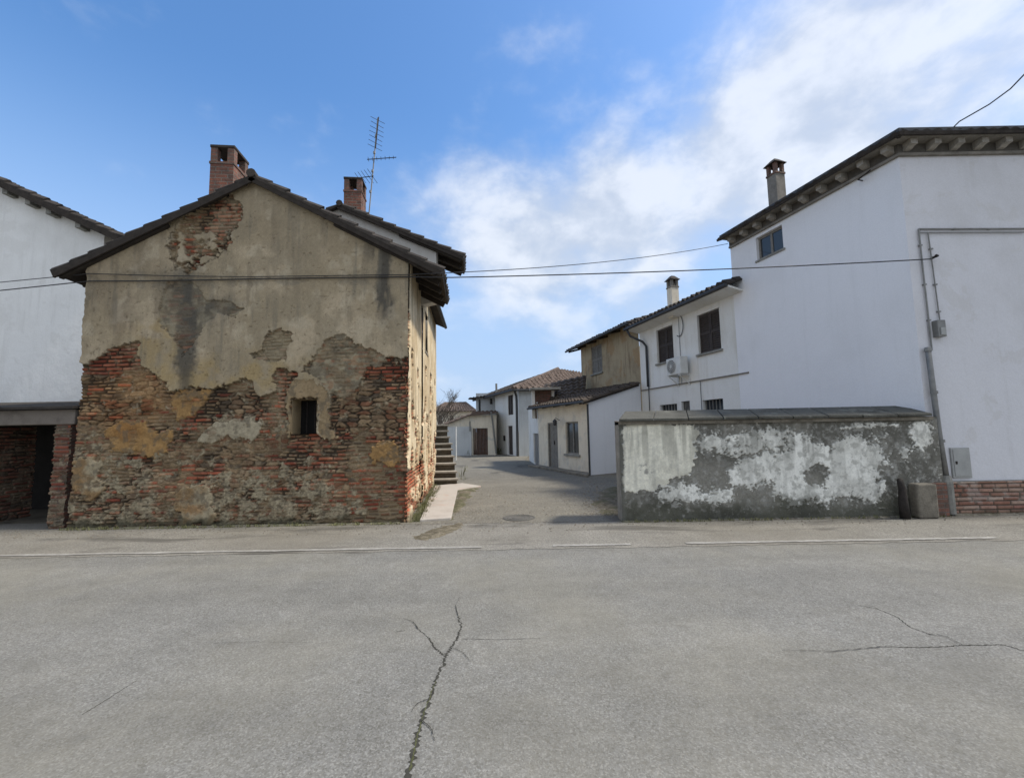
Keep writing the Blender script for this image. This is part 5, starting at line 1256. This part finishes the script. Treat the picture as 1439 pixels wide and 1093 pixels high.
# concrete path along the old house
pp = [on_ground(590,733.5), on_ground(634,730.5), on_ground(643,690), on_ground(676,684.5), on_ground(650,680.5), on_ground(612,684), on_ground(604,700)]
m = MB(); m.prism([(p.x, p.y, -.01) for p in pp], (0, 0, .055)); structure(m.build('path', M['slab'], None, bevel=.012))
def ragged(name, pxs, z, mat, seed, amp=.06):
    rnd = random.Random(seed); g = [on_ground(*p) for p in pxs]; m = MB(); out = []
    for i in range(len(g)):
        a, b_ = g[i], g[(i+1) % len(g)]; k = max(2, int((b_-a).length/.28))
        for j in range(k): q = a.lerp(b_, j/k); out.append((q.x+rnd.uniform(-amp, amp), q.y+rnd.uniform(-amp, amp), z))
    m.quad(*out); o = structure(m.build(name, mat)); return o
def mound(name, poly, hgt, seed, c0, c1, soft=.15, res=.025, green=0.0):
    """loose earth swept into a low ragged heap that runs out into the ground"""
    xs_, ys_ = [p[0] for p in poly], [p[1] for p in poly]; m_ = soft+.05
    X, Y = np.meshgrid(np.arange(min(xs_)-m_, max(xs_)+m_, res), np.arange(min(ys_)-m_, max(ys_)+m_, res))
    sd_ = np.where(inside(X, Y, poly), 1, -1)*edge_dist(X, Y, poly)
    n1 = fbm(X*4, Y*4, seed, 4); n2 = fbm(X*17, Y*17, seed+1, 3); n3 = fbm(X*45, Y*45, seed+2, 2)
    H = hgt*np.clip(sd_/soft + 1.6*(n1-.5) + .9*(n2-.5), -1, 1) + .012*(n3-.4)
    c = lerp(np.broadcast_to(c0, X.shape+(3,)), np.broadcast_to(c1, X.shape+(3,)), sst(.3,.7,n2)); c = c*(.6+.8*n3)[..., None]
    c = lerp(c, (.075,.082,.035), green*sst(.45,.62,n1))
    keep = np.maximum.reduce([H[:-1,:-1], H[1:,1:], H[1:,:-1], H[:-1,1:]]) > -.004
    return structure(grid_obj(name, np.stack([X, Y, H+.002], -1), c, M['earth_col'], None, keep))
G = lambda pts: [(on_ground(*p).x, on_ground(*p).y) for p in pts]
DC = (.10,.086,.06), (.17,.15,.11)
mound('dirt', G([(634,731),(644,690),(672,685),(660,695),(650,710),(641,725)]), .03, 3, *DC, green=.5)
mound('dirt', G([(582,757),(602,748),(628,739),(648,735),(638,745),(618,752),(594,758)]), .015, 14, *DC, soft=.12)
mound('dirt', G([(842,690),(872,682),(874,725),(852,724),(834,710)]), .03, 26, *DC, soft=.25, res=.035, green=.4)
mound('dirt', [(K1.x+.02, K1.y+.0)]+[(SD(s_, .16)[0], SD(s_, .16)[1]) for s_ in (.2, 2, 4, 5.6)]+[(SD(5.6, 0)[0], SD(5.6, 0)[1])], .03, 35, (.09,.085,.055), (.15,.135,.09), soft=.08, green=.9)
mound('dirt', [(XL-.1, YF+.05), (XL-.1, YF-.05), (-6, YF-.07), (-4, YF-.05), (K1.x, YF-.07), (K1.x, YF+.05)], .018, 45, (.12,.11,.085), (.20,.185,.15), soft=.06, green=.5)
mound('dirt', [(xb0, YB+.05), (xb0, YB-.05), (4, YB-.08), (6, YB-.06), (xb1, YB-.07), (xb1, YB+.05)], .018, 55, (.11,.10,.08), (.19,.178,.15), soft=.06, green=.4)
mound('dirt', [(xb1, YR), (xb1, YR-.10), (9, YR-.11), (12, YR-.10), (12, YR)], .015, 65, (.12,.11,.085), (.21,.195,.16), soft=.06, green=.3)
# doorstep pavement of the annex and far kerb
m = MB(); k0 = [on_ground(742,655.5), on_ground(826,671), on_ground(829,667), on_ground(757,654)]; m.prism([(p.x,p.y,-.01) for p in k0], (0,0,.10)); structure(m.build('pavement', M['stone'], None, bevel=.02))
# manhole cover
mc = on_ground(729, 727.5)
mh = thing('manhole_cover', 'round iron manhole cover at the mouth of the lane', 'manhole cover', mc)
m = MB(); m.tube([Vector((mc.x,mc.y,-.02)), Vector((mc.x,mc.y,.006))], .30, 32); m.build('lid', M['manhole'], mh)
m = MB()
for r_ in (.12,.21,.28): m.tube([Vector((mc.x+r_*math.cos(2*math.pi*k/32), mc.y+r_*math.sin(2*math.pi*k/32), .007)) for k in range(33)], .006, 5, caps=False)
m.build('rib', M['manhole'], mh)
# weeds: tufts along wall feet and the path (uncountable blades)
rnd = random.Random(11); m = MB()
def tuft(x, y, n, hgt, sp):
    for _ in range(n):
        a = rnd.uniform(0, 6.28); r_ = rnd.uniform(0, sp); bx, by = x+r_*math.cos(a), y+r_*math.sin(a); l = rnd.uniform(.4,1)*hgt; t = rnd.uniform(0, 6.28); lean_ = rnd.uniform(.1,.6)*l
        w = .004+.004*rnd.random(); tx, ty = bx+lean_*math.cos(t), by+lean_*math.sin(t)
        m.quad((bx-w*math.sin(t), by+w*math.cos(t), 0), (bx+w*math.sin(t), by-w*math.cos(t), 0), ((bx+tx)/2+w*.6*math.sin(t), (by+ty)/2-w*.6*math.cos(t), l*.65), (tx, ty, l))
for _ in range(130): f = rnd.random(); x = XL-.1+f*(K1.x-XL+.1); tuft(x, YF-.07-rnd.random()*.05, rnd.randint(2,7), .07, .05)
for _ in range(150): s_ = rnd.random()*5.8; q = SD(s_, .08+.18*rnd.random()); tuft(q[0], q[1], 8, .12, .07)
for _ in range(110): x = xb0+rnd.random()*(xb1-xb0); tuft(x, YB-.06-rnd.random()*.05, rnd.randint(2,6), .06, .05)
for _ in range(14): q = on_ground(646+rnd.random()*9, 676-rnd.random()*22); tuft(q.x, q.y, 3, rnd.uniform(.12,.4), .10)
for _ in range(26): q = on_ground(648+rnd.random()*14, 640-rnd.random()*1.0); tuft(q.x, q.y, 8, .4, .25)
for _ in range(26): q = on_ground(694+rnd.random()*22, 638-rnd.random()*1.0); tuft(q.x, q.y, 8, .5, .2)
o = m.build('grass', M['grass'], None); o['kind'] = 'stuff'
# loose grit and small stones on the verge
m = MB(); rnd = random.Random(21)
def pebble(x, y, r_):
    n0 = len(m.v); k = 5
    for j in range(k): a = 2*math.pi*j/k+rnd.random(); m.v.append((x+r_*math.cos(a)*rnd.uniform(.7,1.2), y+r_*math.sin(a)*rnd.uniform(.7,1.2), 0))
    m.v.append((x, y, r_*rnd.uniform(.5,.9)))
    for j in range(k): m.f.append((n0+j, n0+(j+1) % k, n0+k))
for _ in range(1500): pebble(rnd.uniform(-10, 10), YF-.04-abs(rnd.gauss(0,.35)), rnd.uniform(.005,.018))
for _ in range(500): q = on_ground(640+rnd.random()*230, 690+rnd.random()*38); pebble(q.x, q.y, rnd.uniform(.008,.025))
for _ in range(220): q = on_ground(820+rnd.random()*50, 675+rnd.random()*50); pebble(q.x, q.y, rnd.uniform(.015,.05))
o = m.build('gravel', M['stone'], None); o['kind'] = 'stuff'

# ================================================================== CABLES
def cable(name, pts, r, label, sag=0):
    o = MB(); P = []
    for i in range(len(pts)-1):
        a, e = pts[i], pts[i+1]; n = 14
        for k in range(n + (i == len(pts)-2)):
            t = k/n; q = a.lerp(e, t); s_ = sag[i] if sag else 0; P.append(q-Vector((0,0,s_*4*t*(1-t))))
    o.tube(P, r, 6); o = o.build(name, M['cable'], None); return tag(o, label, 'cable')
yc = 7.78
# lower cable: bracket on the corner house - brick house front - off to the left
cable('overhead_cable', [at_y(1309, 364, YR-.14), at_y(634, 390, yc-.02), at_y(573, 389, YF-.06), at_y(350, 392, YF-.06), at_y(126, 395, YF-.06), at_y(-300, 438, 9.0)], .010,
      'lower cable strung from the corner house across the ruined front', [.04,0,0,.01,.01,.05])
qx = on_plane(1027, 343, lane_p, DL)
cable('overhead_cable', [qx+Vector((NL.x,NL.y,0))*.1, at_y(640, 383, yc-.02), at_y(573, 386, YF-.07), at_y(350, 389, YF-.07), at_y(126, 384.5, YF-.07), at_y(-300, 424, 9.0)], .0075,
      'upper cable running from the cornice end of the corner house to the ruin', [.12,0,0,.01,.01,.05])
cable('overhead_cable', [Vector((ga.x+1.2, ga.y, ze+.12)) if False else at_y(1336, 183, YR-.28), at_y(1348, 171, YR-.4), at_y(1390, 147, 7.0), at_y(1420, 125, 6.4), at_y(1446, 98, 6.0), at_y(1446, 98, 6.0)+Vector((3.2,-9,5.5))], .011, 'cable rising steeply from the roof edge at the top right', [0,0,0,0,0])

# ================================================================== LIGHT, SKY, CAMERA
SUN_EL, SUN_AZ = R(54), R(-1)              # azimuth measured from +X towards +Y
sd = Vector((math.cos(SUN_EL)*math.cos(SUN_AZ), math.cos(SUN_EL)*math.sin(SUN_AZ), math.sin(SUN_EL)))
L = bpy.data.lights.new('sun', 'SUN'); L.energy = 2.5; L.angle = R(6); L.color = (1.0, .93, .82)
lo_ = bpy.data.objects.new('sun', L); COL.objects.link(lo_); lo_.rotation_euler = sd.to_track_quat('Z', 'Y').to_euler()

w = bpy.data.worlds.new('World'); scene.world = w; w.use_nodes = True; nt = w.node_tree; nt.nodes.clear(); g = N(nt)
out = g.n('ShaderNodeOutputWorld'); bg = g.n('ShaderNodeBackground'); nt.links.new(bg.outputs[0], out.inputs[0])
sky = g.n('ShaderNodeTexSky', sky_type='NISHITA'); sky.sun_disc = False; sky.sun_elevation = SUN_EL; sky.sun_rotation = R(90)-SUN_AZ
sky.air_density = 1.0; sky.dust_density = 1.0; sky.ozone_density = 2.0; sky.altitude = 100
d = g.n('ShaderNodeTexCoord').outputs['Generated']
dn_ = g.vmath('NORMALIZE', d)
sx = g.n('ShaderNodeSeparateXYZ'); g.put(sx.inputs[0], dn_)
den = g.math('ADD', g.math('MAXIMUM', sx.outputs[2], 0.0), 0.22)
cp = g.n('ShaderNodeCombineXYZ'); g.put(cp.inputs[0], g.math('DIVIDE', sx.outputs[0], den)); g.put(cp.inputs[1], g.math('DIVIDE', sx.outputs[1], den)); g.put(cp.inputs[2], sx.outputs[2])
nz = g.noise(g.scaled(dn_, (1, 1, 1.6)), 2.6, 6, 0.52, 0.15); nz2 = g.noise(g.scaled(dn_, (1, 1, 1.5)), 6.5, 7, 0.56, 0.1)
cl = g.math('ADD', g.math('MULTIPLY', nz, .56), g.math('MULTIPLY', g.remap(nz2, .25, .75, .1, .9), .44))
def cdir(px, py, c0, c1, amt):
    v = Vector(ray(px, py)).normalized(); dt = g.vmath('DOT_PRODUCT', dn_, tuple(v), out=1)
    return g.math('MULTIPLY', g.ramp(dt, c0, c1), amt)
bias = None
for a in ((760,290,.965,.998,.17),(930,255,.975,.999,.16),(820,400,.96,.998,.15),(1370,50,.90,.985,.30),(1180,110,.97,.999,.10),(1080,240,.975,.998,.07),(680,340,.97,.999,.10),(960,350,.97,.998,.09),(500,270,.98,.999,.10),(590,240,.985,.999,.09),(1250,180,.96,.998,.07),(200,100,.80,.97,-.15),(640,40,.93,.99,-.10),(950,110,.975,.998,-.05)):
    t = cdir(*a); bias = t if bias is None else g.math('ADD', bias, t)
bias = g.math('ADD', bias, g.math('MULTIPLY', g.ramp(sx.outputs[1], .15, -.35), .42))  # unseen white overcast added behind the camera to light the fronts neutrally
cf = g.math('MULTIPLY', g.ramp(g.math('ADD', cl, bias), 0.44, 0.94), 0.86)
hs = g.n('ShaderNodeHueSaturation'); g.put(hs.inputs['Color'], sky.outputs[0]); hs.inputs['Saturation'].default_value = 1.22; hs.inputs['Value'].default_value = 1.06
skc = g.mix(g.ramp(sx.outputs[2], 0.62, 0.05), hs.outputs[0], g.mix(0.93, hs.outputs[0], (2.1, 2.8, 3.95)))
fc = g.mix(cf, skc, g.mix(g.ramp(nz2, .38, .62), (2.75, 3.05, 3.55), (3.9, 4.1, 4.45)))
g.put(bg.inputs[0], fc); bg.inputs[1].default_value = 0.13

cd_ = bpy.data.cameras.new('camera'); cam = bpy.data.objects.new('camera', cd_); COL.objects.link(cam)
cd_.sensor_width = 36; cd_.sensor_fit = 'HORIZONTAL'; cd_.lens = 36*F_PX/1439; cd_.clip_start = .05; cd_.clip_end = 2000
from mathutils import Matrix
rm = Matrix(((_RT[0], _UP[0], -_F[0], 0), (_RT[1], _UP[1], -_F[1], 0), (_RT[2], _UP[2], -_F[2], CAMH), (0, 0, 0, 1)))
cam.matrix_world = rm; scene.camera = cam
scene.view_settings.view_transform = 'Standard'; scene.view_settings.look = 'None'; scene.view_settings.gamma = 1; scene.view_settings.exposure = 0.82
